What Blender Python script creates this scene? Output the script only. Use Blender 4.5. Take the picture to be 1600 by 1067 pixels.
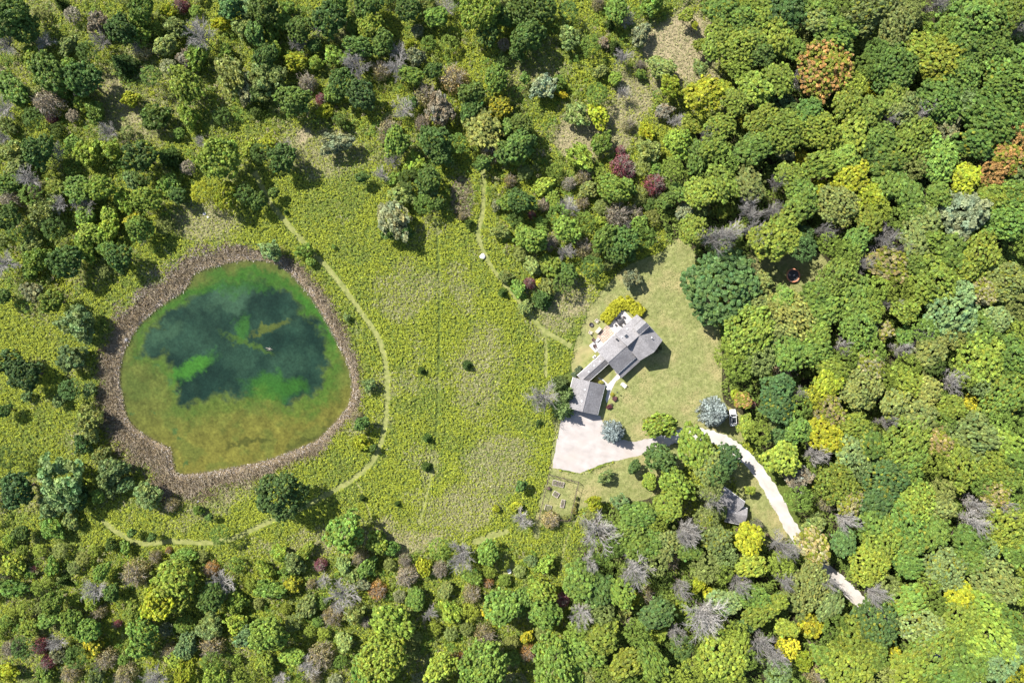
import bpy, bmesh, math, random
import numpy as np
from mathutils import Vector, Matrix

random.seed(7)
rng = np.random.default_rng(7)
sc = bpy.context.scene
for o in list(bpy.data.objects):
    bpy.data.objects.remove(o)

# ------------------------------------------------------------------ camera, sky, sun, exposure
CAM_H = 185.0            # drone height above the ground, metres
MPP = 0.16               # metres of ground per pixel of the 1600 px wide photograph
cam = bpy.data.cameras.new('camera')
cam.sensor_width = 36.0
cam.lens = 36.0 * CAM_H / (1600 * MPP)
cam.clip_start = 1.0
cam.clip_end = 6000.0
cam_ob = bpy.data.objects.new('camera', cam)
sc.collection.objects.link(cam_ob)
cam_ob.location = (0, 0, CAM_H)
sc.camera = cam_ob

SUN_EL = math.radians(50)
SH = (0.765, -0.644)     # direction in which shadows fall on the ground
world = bpy.data.worlds.new('World')
sc.world = world
world.use_nodes = True
wn = world.node_tree
bg = wn.nodes['Background']
sky = wn.nodes.new('ShaderNodeTexSky')
sky.sky_type = 'NISHITA'
sky.sun_disc = False
sky.sun_elevation = SUN_EL
sky.sun_rotation = math.atan2(-SH[0], -SH[1])
wn.links.new(sky.outputs[0], bg.inputs[0])
bg.inputs[1].default_value = 0.105
sun = bpy.data.lights.new('sun', 'SUN')
sun.energy = 5.0
sun.angle = math.radians(0.5)
sun.color = (1.0, 0.955, 0.89)
sun_ob = bpy.data.objects.new('sun', sun)
sc.collection.objects.link(sun_ob)
sun_ob.rotation_euler = Vector((SH[0] * math.cos(SUN_EL), SH[1] * math.cos(SUN_EL), -math.sin(SUN_EL))).to_track_quat('-Z', 'Y').to_euler()
sc.view_settings.view_transform = 'Standard'
sc.view_settings.look = 'None'
sc.view_settings.gamma = 1.0
sc.view_settings.exposure = 0.88
sc.view_settings.use_curve_mapping = False
sc.cycles.max_bounces = 6
sc.cycles.diffuse_bounces = 3
sc.cycles.transparent_max_bounces = 4

# ------------------------------------------------------------------ helpers
C = sc.collection.objects


def W(px, py, h=0.0):
    """point of the place seen at (px, py) of the photograph when it is h metres above the ground"""
    k = MPP * (CAM_H - h) / CAM_H
    return ((px - 800) * k, (533.5 - py) * k)


def obj(name, data, parent=None, mat=None):
    o = bpy.data.objects.new(name, data)
    C.link(o)
    if parent:
        o.parent = parent
    if mat and data is not None and not data.materials:
        data.materials.append(mat)
    return o


def tag(o, label=None, cat=None, group=None, kind=None):
    if label: o['label'] = label
    if cat: o['category'] = cat
    if group: o['group'] = group
    if kind: o['kind'] = kind
    return o


def thing(name, label, cat, loc=(0, 0, 0), rz=0.0, group=None):
    o = bpy.data.objects.new(name, None)
    o.empty_display_size = 0.3
    C.link(o)
    o.location = loc
    o.rotation_euler = (0, 0, rz)
    return tag(o, label, cat, group)


class MB:
    """collects shapes, builds one mesh object"""
    def __init__(s):
        s.v = []; s.f = []

    def poly(s, pts):
        n = len(s.v); s.v += [tuple(p) for p in pts]; s.f.append(tuple(range(n, n + len(pts))))

    def prism(s, pts, dz):
        """closed polygon of 3D points extruded down by dz"""
        n = len(pts); b = len(s.v)
        a = sum(pts[i][0] * pts[(i + 1) % n][1] - pts[(i + 1) % n][0] * pts[i][1] for i in range(n))
        if a < 0: pts = pts[::-1]
        s.v += [tuple(p) for p in pts] + [(p[0], p[1], p[2] - dz) for p in pts]
        s.f.append(tuple(range(b, b + n)))
        s.f.append(tuple(range(b + 2 * n - 1, b + n - 1, -1)))
        for i in range(n):
            j = (i + 1) % n
            s.f.append((b + i, b + n + i, b + n + j, b + j))

    def box(s, c, d, rz=0.0, rx=0.0, ry=0.0):
        m = Matrix.Translation(c) @ Matrix.Rotation(rz, 4, 'Z') @ Matrix.Rotation(rx, 4, 'X') @ Matrix.Rotation(ry, 4, 'Y')
        b = len(s.v)
        for z in (-.5, .5):
            for x, y in ((-.5, -.5), (.5, -.5), (.5, .5), (-.5, .5)):
                s.v.append(tuple(m @ Vector((x * d[0], y * d[1], z * d[2]))))
        for q in ((3, 2, 1, 0), (4, 5, 6, 7), (0, 1, 5, 4), (1, 2, 6, 5), (2, 3, 7, 6), (3, 0, 4, 7)):
            s.f.append(tuple(b + i for i in q))

    def tube(s, p0, p1, r0, r1=None, n=6, cap=True):
        r1 = r0 if r1 is None else r1
        p0 = Vector(p0); p1 = Vector(p1); d = p1 - p0
        if d.length < 1e-6: return
        q = d.to_track_quat('Z', 'Y'); b = len(s.v)
        for p, r in ((p0, r0), (p1, r1)):
            for i in range(n):
                a = 2 * math.pi * i / n
                s.v.append(tuple(p + q @ Vector((r * math.cos(a), r * math.sin(a), 0))))
        for i in range(n):
            j = (i + 1) % n
            s.f.append((b + i, b + j, b + n + j, b + n + i))
        if cap:
            s.f.append(tuple(range(b + n - 1, b - 1, -1))); s.f.append(tuple(range(b + n, b + 2 * n)))

    def lathe(s, prof, n=16, c=(0, 0, 0)):
        b = len(s.v); m = len(prof)
        for i in range(n):
            a = 2 * math.pi * i / n
            for r, z in prof:
                s.v.append((c[0] + r * math.cos(a), c[1] + r * math.sin(a), c[2] + z))
        for i in range(n):
            j = (i + 1) % n
            for k in range(m - 1):
                s.f.append((b + i * m + k, b + j * m + k, b + j * m + k + 1, b + i * m + k + 1))

    def torus(s, R, r, c=(0, 0, 0), n=28, m=8, sz=1.0):
        b = len(s.v)
        for i in range(n):
            a = 2 * math.pi * i / n
            for k in range(m):
                t = 2 * math.pi * k / m
                s.v.append((c[0] + (R + r * math.cos(t)) * math.cos(a), c[1] + (R + r * math.cos(t)) * math.sin(a), c[2] + sz * r * math.sin(t)))
        for i in range(n):
            for k in range(m):
                s.f.append((b + i * m + k, b + ((i + 1) % n) * m + k, b + ((i + 1) % n) * m + (k + 1) % m, b + i * m + (k + 1) % m))

    def mesh(s, name, mat=None, smooth=False):
        me = bpy.data.meshes.new(name)
        me.from_pydata(s.v, [], s.f)
        me.update()
        if smooth:
            me.polygons.foreach_set('use_smooth', [True] * len(me.polygons))
        if mat: me.materials.append(mat)
        return me

    def build(s, name, mat, parent=None, smooth=False, bevel=0.0):
        o = obj(name, s.mesh(name, mat, smooth), parent)
        if bevel:
            m = o.modifiers.new('bevel', 'BEVEL'); m.width = bevel; m.segments = 2; m.limit_method = 'ANGLE'
        return o


def quads_mesh(name, verts, cols=None, mat=None, k=4):
    """fast mesh of separate k-gons: verts (n*k, 3), cols (n*k, 4)"""
    verts = np.asarray(verts, np.float32).reshape(-1, 3)
    n = len(verts) // k
    me = bpy.data.meshes.new(name)
    me.vertices.add(n * k); me.vertices.foreach_set('co', verts.ravel())
    me.loops.add(n * k); me.loops.foreach_set('vertex_index', np.arange(n * k, dtype=np.int32))
    me.polygons.add(n); me.polygons.foreach_set('loop_start', np.arange(0, n * k, k, dtype=np.int32))
    me.update(calc_edges=True)
    if cols is not None:
        a = me.attributes.new('tint', 'FLOAT_COLOR', 'POINT')
        a.data.foreach_set('color', np.asarray(cols, np.float32).ravel())
    if mat: me.materials.append(mat)
    return me


def leaf_quads(cen, nor, size, aspect=0.8):
    """diamond shaped leaves, (n,3) centres, (n,3) normals, (n,) sizes -> (n*4,3)"""
    nor = nor / (np.linalg.norm(nor, axis=1, keepdims=True) + 1e-9)
    t = rng.normal(size=nor.shape)
    t -= (t * nor).sum(1, keepdims=True) * nor
    t /= np.linalg.norm(t, axis=1, keepdims=True) + 1e-9
    b = np.cross(nor, t)
    s = size[:, None]
    out = np.empty((len(cen), 4, 3))
    out[:, 0] = cen + t * s; out[:, 1] = cen + b * s * aspect + nor * s * .12
    out[:, 2] = cen - t * s; out[:, 3] = cen - b * s * aspect + nor * s * .12
    return out.reshape(-1, 3)


def hash2(ix, iy, seed):
    h = (ix.astype(np.int64) * 374761393 + iy.astype(np.int64) * 668265263 + seed * 974711) & 0x7fffffff
    h = ((h ^ (h >> 13)) * 1274126177) & 0x7fffffff
    h = h ^ (h >> 16)
    return (h & 0xffff) / 65535.0


def vnoise(x, y, seed=0):
    ix = np.floor(x); iy = np.floor(y); fx = x - ix; fy = y - iy
    fx = fx * fx * (3 - 2 * fx); fy = fy * fy * (3 - 2 * fy)
    a = hash2(ix, iy, seed); b = hash2(ix + 1, iy, seed); c = hash2(ix, iy + 1, seed); d = hash2(ix + 1, iy + 1, seed)
    return (a * (1 - fx) + b * fx) * (1 - fy) + (c * (1 - fx) + d * fx) * fy


def fbm(x, y, scale, seed=0, octv=4):
    x = np.asarray(x, float) / scale; y = np.asarray(y, float) / scale
    t = 0; a = .5; n = 0
    for i in range(octv):
        t = t + a * vnoise(x, y, seed + i); n += a; x = x * 2.03 + 7.1; y = y * 2.03 + 3.7; a *= .55
    return t / n


def smooth_closed(pts, k=5):
    n = len(pts); out = []
    for i in range(n):
        p0, p1, p2, p3 = (np.array(pts[(i + j - 1) % n], float) for j in range(4))
        for s in range(k):
            t = s / k
            out.append(tuple(.5 * (2 * p1 + (p2 - p0) * t + (2 * p0 - 5 * p1 + 4 * p2 - p3) * t * t + (3 * p1 - p0 - 3 * p2 + p3) * t ** 3)))
    return out


def smooth_open(pts, k=6):
    P = [pts[0]] + list(pts) + [pts[-1]]; out = []
    for i in range(1, len(P) - 2):
        p0, p1, p2, p3 = (np.array(P[i + j - 1], float) for j in range(4))
        for s in range(k):
            t = s / k
            out.append(tuple(.5 * (2 * p1 + (p2 - p0) * t + (2 * p0 - 5 * p1 + 4 * p2 - p3) * t * t + (3 * p1 - p0 - 3 * p2 + p3) * t ** 3)))
    out.append(tuple(pts[-1]))
    return out


def in_poly(x, y, poly):
    x = np.asarray(x, float); y = np.asarray(y, float)
    r = np.zeros(x.shape, bool); n = len(poly)
    for i in range(n):
        x0, y0 = poly[i]; x1, y1 = poly[(i + 1) % n]
        if y0 == y1: continue
        c = ((y0 > y) != (y1 > y)) & (x < (x1 - x0) * (y - y0) / (y1 - y0) + x0)
        r ^= c
    return r


def dist_line(x, y, pts, closed=False):
    x = np.asarray(x, float); y = np.asarray(y, float)
    d = np.full(x.shape, 1e9); n = len(pts)
    for i in range(n if closed else n - 1):
        x0, y0 = pts[i]; x1, y1 = pts[(i + 1) % n]
        dx, dy = x1 - x0, y1 - y0; L = dx * dx + dy * dy + 1e-9
        t = np.clip(((x - x0) * dx + (y - y0) * dy) / L, 0, 1)
        d = np.minimum(d, np.hypot(x - x0 - t * dx, y - y0 - t * dy))
    return d


def sdist(x, y, poly):
    d = dist_line(x, y, poly, True)
    return np.where(in_poly(x, y, poly), -d, d)


def sstep(a, b, x):
    t = np.clip((x - a) / (b - a), 0, 1)
    return t * t * (3 - 2 * t)


# ------------------------------------------------------------------ materials
def new_mat(name):
    m = bpy.data.materials.new(name); m.use_nodes = True
    nt = m.node_tree; b = nt.nodes['Principled BSDF']
    return m, nt, b


def noise_mat(name, c0, c1, scale, rough=.85, spec=.25, bump=0.0, bscale=None, c2=None, scale2=None, metal=0.0, detail=4):
    m, nt, b = new_mat(name)
    tc = nt.nodes.new('ShaderNodeTexCoord')
    n = nt.nodes.new('ShaderNodeTexNoise'); n.inputs['Scale'].default_value = scale; n.inputs['Detail'].default_value = detail
    nt.links.new(tc.outputs['Object'], n.inputs['Vector'])
    r = nt.nodes.new('ShaderNodeValToRGB')
    r.color_ramp.elements[0].position = .32; r.color_ramp.elements[0].color = (*c0, 1)
    r.color_ramp.elements[1].position = .68; r.color_ramp.elements[1].color = (*c1, 1)
    nt.links.new(n.outputs['Fac'], r.inputs[0]); out = r.outputs[0]
    if c2:
        n2 = nt.nodes.new('ShaderNodeTexNoise'); n2.inputs['Scale'].default_value = scale2; n2.inputs['Detail'].default_value = 5
        nt.links.new(tc.outputs['Object'], n2.inputs['Vector'])
        r2 = nt.nodes.new('ShaderNodeMapRange'); r2.inputs[1].default_value = .48; r2.inputs[2].default_value = .68
        nt.links.new(n2.outputs['Fac'], r2.inputs[0])
        mx = nt.nodes.new('ShaderNodeMix'); mx.data_type = 'RGBA'
        nt.links.new(r2.outputs[0], mx.inputs[0]); nt.links.new(out, mx.inputs[6]); mx.inputs[7].default_value = (*c2, 1)
        out = mx.outputs[2]
    nt.links.new(out, b.inputs['Base Color'])
    b.inputs['Roughness'].default_value = rough; b.inputs['Specular IOR Level'].default_value = spec; b.inputs['Metallic'].default_value = metal
    if bump:
        nb = nt.nodes.new('ShaderNodeTexNoise'); nb.inputs['Scale'].default_value = bscale or scale * 3; nb.inputs['Detail'].default_value = 4
        nt.links.new(tc.outputs['Object'], nb.inputs['Vector'])
        bp = nt.nodes.new('ShaderNodeBump'); bp.inputs['Strength'].default_value = 1.0; bp.inputs['Distance'].default_value = bump
        nt.links.new(nb.outputs['Fac'], bp.inputs['Height']); nt.links.new(bp.outputs[0], b.inputs['Normal'])
    return m


def leaf_mat(name, use_obj, trans=.28, rough=.55, spec=.3):
    """leaf colour = object colour (or plain attribute) times the leaf's own tint; a share of clumps turns autumn yellow-green by object alpha"""
    m, nt, b = new_mat(name)
    at = nt.nodes.new('ShaderNodeAttribute'); at.attribute_name = 'tint'
    if use_obj:
        oi = nt.nodes.new('ShaderNodeObjectInfo')
        cmp_ = nt.nodes.new('ShaderNodeMath'); cmp_.operation = 'GREATER_THAN'
        nt.links.new(at.outputs['Alpha'], cmp_.inputs[0]); nt.links.new(oi.outputs['Alpha'], cmp_.inputs[1])
        mx0 = nt.nodes.new('ShaderNodeMix'); mx0.data_type = 'RGBA'
        nt.links.new(cmp_.outputs[0], mx0.inputs[0]); nt.links.new(oi.outputs['Color'], mx0.inputs[6]); mx0.inputs[7].default_value = (.23, .25, .03, 1)
        mul = nt.nodes.new('ShaderNodeMix'); mul.data_type = 'RGBA'; mul.blend_type = 'MULTIPLY'; mul.inputs[0].default_value = 1
        nt.links.new(mx0.outputs[2], mul.inputs[6]); nt.links.new(at.outputs['Color'], mul.inputs[7])
        col = mul.outputs[2]
    else:
        col = at.outputs['Color']
    nt.links.new(col, b.inputs['Base Color'])
    b.inputs['Roughness'].default_value = rough; b.inputs['Specular IOR Level'].default_value = spec
    tr = nt.nodes.new('ShaderNodeBsdfTranslucent'); nt.links.new(col, tr.inputs[0])
    ms = nt.nodes.new('ShaderNodeMixShader'); ms.inputs[0].default_value = trans
    nt.links.new(b.outputs[0], ms.inputs[1]); nt.links.new(tr.outputs[0], ms.inputs[2])
    nt.links.new(ms.outputs[0], nt.nodes['Material Output'].inputs['Surface'])
    return m


MAT_LEAF = leaf_mat('leaf', True)
MAT_PLANT = leaf_mat('meadow_plant', False, .2, .7, .2)
MAT_REED = leaf_mat('reed_blade', False, .1, .8, .15)


def obj_mat(name, rough=.85):
    m, nt, b = new_mat(name)
    oi = nt.nodes.new('ShaderNodeObjectInfo'); nt.links.new(oi.outputs['Color'], b.inputs['Base Color'])
    b.inputs['Roughness'].default_value = rough; b.inputs['Specular IOR Level'].default_value = .2
    return m


MAT_TWIG = obj_mat('bark_grey')
MAT_BARK = noise_mat('bark', (.10, .075, .055), (.20, .16, .125), 3, .9, .1, .02, 14)

# ------------------------------------------------------------------ the lie of the land, in photograph pixels at ground level
POND = smooth_closed([(408, 405), (440, 414), (470, 442), (490, 467), (510, 500), (533, 543), (547, 575), (552, 607), (545, 635), (530, 655), (512, 675), (490, 693), (460, 705), (430, 717), (400, 725), (350, 735), (300, 742), (275, 741), (268, 722), (263, 702), (240, 690), (210, 670), (195, 650), (189, 620), (184, 590), (188, 560), (200, 530), (220, 502), (250, 476), (288, 450), (303, 425), (340, 413), (375, 405)], 4)
REED_OUT = smooth_closed([(405, 376), (330, 385), (270, 402), (212, 437), (158, 480), (150, 530), (165, 580), (160, 620), (156, 660), (172, 700), (206, 742), (246, 776), (300, 786), (360, 770), (440, 744), (500, 714), (548, 688), (570, 650), (580, 610), (562, 545), (545, 500), (505, 452), (460, 410), (432, 392)], 4)
DEEP = smooth_closed([(335, 445), (385, 440), (425, 438), (455, 462), (485, 492), (508, 515), (516, 555), (510, 600), (482, 628), (450, 638), (420, 612), (378, 616), (335, 626), (305, 638), (276, 622), (272, 590), (258, 568), (228, 558), (226, 530), (250, 500), (290, 472), (318, 455)], 4)
LAWN = smooth_closed([(985, 413), (955, 438), (925, 475), (907, 515), (897, 545), (893, 575), (905, 600), (930, 640), (940, 690), (980, 694), (1020, 686), (1052, 674), (1080, 668), (1112, 672), (1140, 684), (1165, 690), (1160, 650), (1130, 625), (1128, 560), (1124, 510), (1110, 470), (1090, 430), (1085, 395), (1060, 372), (1030, 395)], 4)
LAWN2 = smooth_closed([(868, 660), (858, 735), (846, 770), (835, 815), (833, 838), (842, 840), (850, 815), (888, 816), (906, 795), (950, 785), (1010, 780), (1060, 745), (1080, 700), (1050, 695), (1000, 706), (950, 725), (908, 738), (866, 728), (874, 665)], 3)
LAWN3 = smooth_closed([(1170, 395), (1160, 440), (1190, 470), (1240, 462), (1290, 445), (1290, 405), (1240, 380)], 4)
VERGE = smooth_closed([(1145, 730), (1170, 728), (1198, 770), (1222, 812), (1228, 850), (1180, 846), (1160, 800)], 4)
CLEARING = smooth_closed([(733, 847), (758, 834), (788, 826), (797, 831), (772, 841), (748, 850)], 4)
CLEARING2 = smooth_closed([(776, 874), (795, 868), (807, 890), (790, 898), (774, 889)], 4)
FORECOURT = [(881, 636), (938, 650), (944, 664), (952, 684), (990, 690), (1022, 683), (1045, 676), (1052, 694), (1018, 704), (1000, 711), (940, 725), (906, 739), (863, 730), (868, 700)]
ROAD = smooth_open([(1032, 690), (1055, 682), (1082, 678), (1112, 682), (1141, 695), (1168, 717), (1192, 747), (1216, 786), (1240, 830), (1275, 872), (1315, 912), (1345, 940), (1385, 970), (1450, 1010), (1560, 1100)], 8)
ROAD_W = 20 * MPP
PATHS = [
    ([(398, 268), (420, 313), (447, 347), (480, 385), (520, 428), (555, 475), (580, 510), (596, 540), (604, 580), (604, 630), (600, 672), (591, 703), (576, 727), (545, 752), (490, 783), (440, 806), (400, 824), (365, 840), (325, 847), (270, 845), (220, 848), (185, 832), (160, 812)], 9),
    ([(755, 262), (754, 330), (747, 372), (768, 418), (798, 455), (828, 492), (850, 516), (893, 541)], 8),
    ([(850, 516), (853, 555), (852, 590)], 6),
    ([(682, 345), (686, 440), (686, 540), (683, 640), (679, 715)], 5),
    ([(679, 715), (668, 765), (655, 818)], 5),
    ([(556, 752), (568, 775), (580, 812)], 3.5),
    ([(905, 800), (884, 845), (876, 890)], 4),
    ([(68, 905), (63, 945), (66, 990)], 6),
]
PATHS = [(smooth_open(p, 5), w) for p, w in PATHS]
WOOD = [(1165, -60), (1205, 130), (1085, 205), (1010, 300), (1045, 378), (1130, 430), (1125, 640), (1235, 760), (1262, 842), (1150, 862), (1000, 765), (935, 805), (895, 870), (885, 1160), (1720, 1160), (1720, -60)]


def gpoly(p): return [W(x, y) for x, y in p]


# patches of the open ground: (cx, cy, rx, ry, turn, dryness)
DRY = [(745, 585, 45, 75, .2, .42), (760, 560, 30, 40, 0, .4), (775, 725, 50, 55, .5, .42), (725, 790, 70, 34, -.2, .45), (640, 465, 60, 28, -.3, .35), (610, 440, 40, 25, 0, .3), (620, 838, 90, 22, -.1, .6),
       (905, 215, 50, 40, 0, .85), (1060, 85, 65, 60, 0, .95), (985, 150, 45, 40, 0, .7), (1105, 130, 40, 25, .3, .8), (470, 208, 13, 20, 0, .9), (500, 235, 90, 40, 0, .45), (320, 345, 70, 40, 0, .55),
       (165, 170, 80, 40, .4, .45), (250, 150, 60, 50, 0, .3), (830, 110, 60, 40, 0, .35), (905, 490, 20, 40, .5, .5), (60, 930, 40, 90, 0, .25), (880, 475, 60, 45, -.6, .45), (480, 840, 90, 25, -.3, .4), (330, 790, 90, 22, -.4, .3), (960, 205, 40, 40, 0, .6)]


def dryness(px, py):
    wx = px + (fbm(px, py, 45, 11) - .5) * 60; wy = py + (fbm(px, py, 45, 31) - .5) * 60
    d = np.zeros_like(px)
    for cx, cy, rx, ry, a, s in DRY:
        dx = wx - cx; dy = wy - cy
        u = dx * math.cos(a) + dy * math.sin(a); v = -dx * math.sin(a) + dy * math.cos(a)
        d = np.maximum(d, s * (1 - sstep(.55, 1.25, np.hypot(u / rx, v / ry))))
    d = d + .35 * sstep(.56, .8, fbm(px, py, 60, 5))
    return np.clip(d, 0, 1)


def reed_width(px, py):
    a = np.arctan2(py - 575, px - 370)
    w = np.interp(a, [-3.15, -2.4, -1.9, -1.2, -.6, 0, .6, 1.3, 2.0, 2.5, 3.15], [28, 42, 30, 18, 20, 15, 14, 22, 42, 46, 28])
    return w * (.38 + 1.25 * fbm(px, py, 20, 37))


# ------------------------------------------------------------------ ground
def build_ground():
    xs = np.concatenate([[-2500, -900, -400, -220, -165], np.arange(-140, 140.01, .8), [165, 220, 400, 900, 2500]])
    ys = np.concatenate([[-2500, -900, -400, -200, -125], np.arange(-98, 98.01, .8), [125, 200, 400, 900, 2500]])
    X, Y = np.meshgrid(xs, ys); nx, ny = len(xs), len(ys)
    px = X / MPP + 800; py = 533.5 - Y / MPP
    near = (abs(X) < 142) & (abs(Y) < 100)
    sd = np.full(X.shape, 50.0)
    box = (px > 120) & (px < 620) & (py > 340) & (py < 820)
    sd[box] = sdist(px[box], py[box], POND) * MPP
    Z = -1.3 * (1 - sstep(-3.2, .6, sd))
    col = np.empty(X.shape + (4,)); col[..., 3] = 1
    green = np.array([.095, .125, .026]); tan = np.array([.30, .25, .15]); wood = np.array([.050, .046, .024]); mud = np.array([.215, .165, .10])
    d = dryness(px, py) * near
    n = fbm(px, py, 9, 3)
    c = green * (.75 + .5 * n[..., None]) * (1 - d[..., None]) + tan * (.8 + .4 * n[..., None]) * d[..., None]
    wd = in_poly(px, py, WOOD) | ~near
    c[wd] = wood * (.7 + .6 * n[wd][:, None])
    k = (1 - sstep(3, 8, sd))[..., None]
    ring = np.zeros(X.shape, bool); ring[box] = sd[box] / MPP < reed_width(px[box], py[box]) * 1.05
    c = np.where(ring[..., None], mud * (.7 + .6 * n[..., None]), c)
    col[..., :3] = c
    idx = np.arange(nx * ny).reshape(ny, nx)
    f = np.stack([idx[:-1, :-1], idx[:-1, 1:], idx[1:, 1:], idx[1:, :-1]], -1).reshape(-1, 4)
    me = bpy.data.meshes.new('ground')
    me.vertices.add(nx * ny); me.vertices.foreach_set('co', np.stack([X, Y, Z], -1).astype(np.float32).ravel())
    me.loops.add(len(f) * 4); me.loops.foreach_set('vertex_index', f.astype(np.int32).ravel())
    me.polygons.add(len(f)); me.polygons.foreach_set('loop_start', np.arange(0, len(f) * 4, 4, dtype=np.int32))
    me.update(calc_edges=True)
    a = me.attributes.new('tint', 'FLOAT_COLOR', 'POINT'); a.data.foreach_set('color', col.astype(np.float32).ravel())
    m, nt, b = new_mat('ground')
    at = nt.nodes.new('ShaderNodeAttribute'); at.attribute_name = 'tint'
    tc = nt.nodes.new('ShaderNodeTexCoord')
    nz = nt.nodes.new('ShaderNodeTexNoise'); nz.inputs['Scale'].default_value = 2.4; nz.inputs['Detail'].default_value = 6
    nt.links.new(tc.outputs['Object'], nz.inputs['Vector'])
    mr = nt.nodes.new('ShaderNodeMapRange'); mr.inputs[1].default_value = .3; mr.inputs[2].default_value = .7; mr.inputs[3].default_value = .55; mr.inputs[4].default_value = 1.4
    nt.links.new(nz.outputs['Fac'], mr.inputs[0])
    mx = nt.nodes.new('ShaderNodeMix'); mx.data_type = 'RGBA'; mx.blend_type = 'MULTIPLY'; mx.inputs[0].default_value = 1
    nt.links.new(at.outputs['Color'], mx.inputs[6]); nt.links.new(mr.outputs[0], mx.inputs[7])
    nt.links.new(mx.outputs[2], b.inputs['Base Color']); b.inputs['Roughness'].default_value = .95; b.inputs['Specular IOR Level'].default_value = .1
    bp = nt.nodes.new('ShaderNodeBump'); bp.inputs['Distance'].default_value = .15; nt.links.new(nz.outputs['Fac'], bp.inputs['Height']); nt.links.new(bp.outputs[0], b.inputs['Normal'])
    me.materials.append(m)
    tag(obj('ground', me), kind='structure', label='meadow and wood soil under the plants, grassy and dry in patches')


build_ground()


def build_pond():
    step = 1.6
    gx = np.arange(176, 562, step); gy = np.arange(396, 750, step)
    PX, PY = np.meshgrid(gx, gy); nx, ny = len(gx), len(gy)
    wx = PX + (fbm(PX, PY, 26, 2) - .5) * 38 + (fbm(PX, PY, 6, 9) - .5) * 18
    wy = PY + (fbm(PX, PY, 26, 22) - .5) * 38 + (fbm(PX, PY, 6, 19) - .5) * 18
    deep = sdist(wx, wy, DEEP)
    olive = np.array([.070, .085, .017]); gold = np.array([.118, .112, .020]); teal = np.array([.0095, .027, .017]); green = np.array([.026, .088, .010]); tealg = np.array([.024, .052, .027]); mat = np.array([.10, .13, .018])
    n1 = fbm(PX, PY, 30, 41)[..., None]; n2 = fbm(PX, PY, 5, 51)[..., None]; n3 = fbm(PX, PY, 14, 61)[..., None]
    low = sstep(560, 735, PY + .25 * (PX - 350))[..., None]
    c = olive * (1 - low) + gold * low
    c = c * (.55 + .9 * n3) * (.7 + .6 * n2) * (1 + .5 * (fbm(PX, PY, 2.5, 81)[..., None] - .5))
    gk = sstep(.5, .7, fbm(PX, PY, 22, 83))[..., None] * .45; c = c * (1 - gk) + np.array([.055, .085, .016]) * gk

    def blob(cx, cy, rx, ry, a, col, s, soft=(.5, 1.15)):
        nonlocal c
        dx = wx - cx; dy = wy - cy
        u = dx * math.cos(a) + dy * math.sin(a); v = -dx * math.sin(a) + dy * math.cos(a)
        k = (s * (1 - sstep(*soft, np.hypot(u / rx, v / ry))))[..., None]
        c = c * (1 - k) + np.array(col) * (.75 + .5 * n3) * k
    # green weed fringe round the deep water
    k = (np.exp(-((deep - 6) / 13.0) ** 2) * .8 * (.35 + 1.1 * fbm(PX, PY, 40, 71)) * (.5 + .5 * sstep(640, 420, PY) + .3 * sstep(420, 470, PX)))[..., None]
    k = np.clip(k, 0, 1)
    c = c * (1 - k) + green * (.7 + .6 * n2) * k
    k = (1 - sstep(-11, 4, deep))[..., None]
    tl = (teal * (.7 + .6 * n3) * (1 - .5 * n1) + tealg * .42 * sstep(.35, .75, fbm(PX, PY, 38, 87))[..., None] * (.6 + .9 * n2))
    c = c * (1 - k) + tl * k
    blob(300, 577, 48, 17, -.5, green * 1.25, .95)
    blob(350, 455, 75, 12, -.12, green * .9, .75)
    blob(412, 432, 60, 12, .25, green * .85, .6)
    blob(430, 605, 62, 22, .1, green * .95, .8)
    blob(385, 535, 46, 7, .35, (.045, .085, .012), .75)
    blob(425, 515, 40, 6, -.2, (.070, .088, .014), .75)
    blob(378, 510, 14, 26, .2, green * 1.1, .7)
    blob(260, 520, 30, 12, -.5, tealg * 1.3, .7)
    blob(360, 470, 40, 20, -.2, tealg * 1.5, .6)
    blob(395, 415, 40, 9, .1, olive * 1.0, .7)
    blob(475, 690, 70, 7, -.5, olive * .55, .7)
    blob(390, 690, 40, 7, -.2, olive * .5, .75)
    for cx, cy, r in ((211, 645, 6), (276, 675, 7), (293, 723, 6), (244, 578, 8), (260, 600, 7), (275, 612, 7), (225, 560, 8), (232, 642, 5)):
        blob(cx, cy, r, r * .7, 0, (.035, .075, .02), .8)
    # shallow brown water at the rim
    rim = sdist(PX, PY, POND)
    k = (sstep(-7, 0, rim) * .5)[..., None]
    c = c * (1 - k) + np.array([.13, .095, .045]) * k
    keep = rim < 4
    col = np.concatenate([c, np.ones(c.shape[:2] + (1,))], -1)
    X = (PX - 800) * MPP; Y = (533.5 - PY) * MPP
    idx = np.arange(nx * ny).reshape(ny, nx)
    f = np.stack([idx[:-1, :-1], idx[1:, :-1], idx[1:, 1:], idx[:-1, 1:]], -1).reshape(-1, 4)
    f = f[keep.ravel()[f].all(1)]
    used = np.unique(f); remap = np.full(nx * ny, -1); remap[used] = np.arange(len(used)); f = remap[f]
    co = np.stack([X, Y, np.full(X.shape, -.16)], -1).reshape(-1, 3)[used]
    me = bpy.data.meshes.new('pond_water')
    me.vertices.add(len(co)); me.vertices.foreach_set('co', co.astype(np.float32).ravel())
    me.loops.add(len(f) * 4); me.loops.foreach_set('vertex_index', f.astype(np.int32).ravel())
    me.polygons.add(len(f)); me.polygons.foreach_set('loop_start', np.arange(0, len(f) * 4, 4, dtype=np.int32))
    me.update(calc_edges=True)
    a = me.attributes.new('tint', 'FLOAT_COLOR', 'POINT'); a.data.foreach_set('color', col.reshape(-1, 4)[used].astype(np.float32).ravel())
    m, nt, b = new_mat('pond_water')
    at = nt.nodes.new('ShaderNodeAttribute'); at.attribute_name = 'tint'
    tc = nt.nodes.new('ShaderNodeTexCoord')
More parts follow.
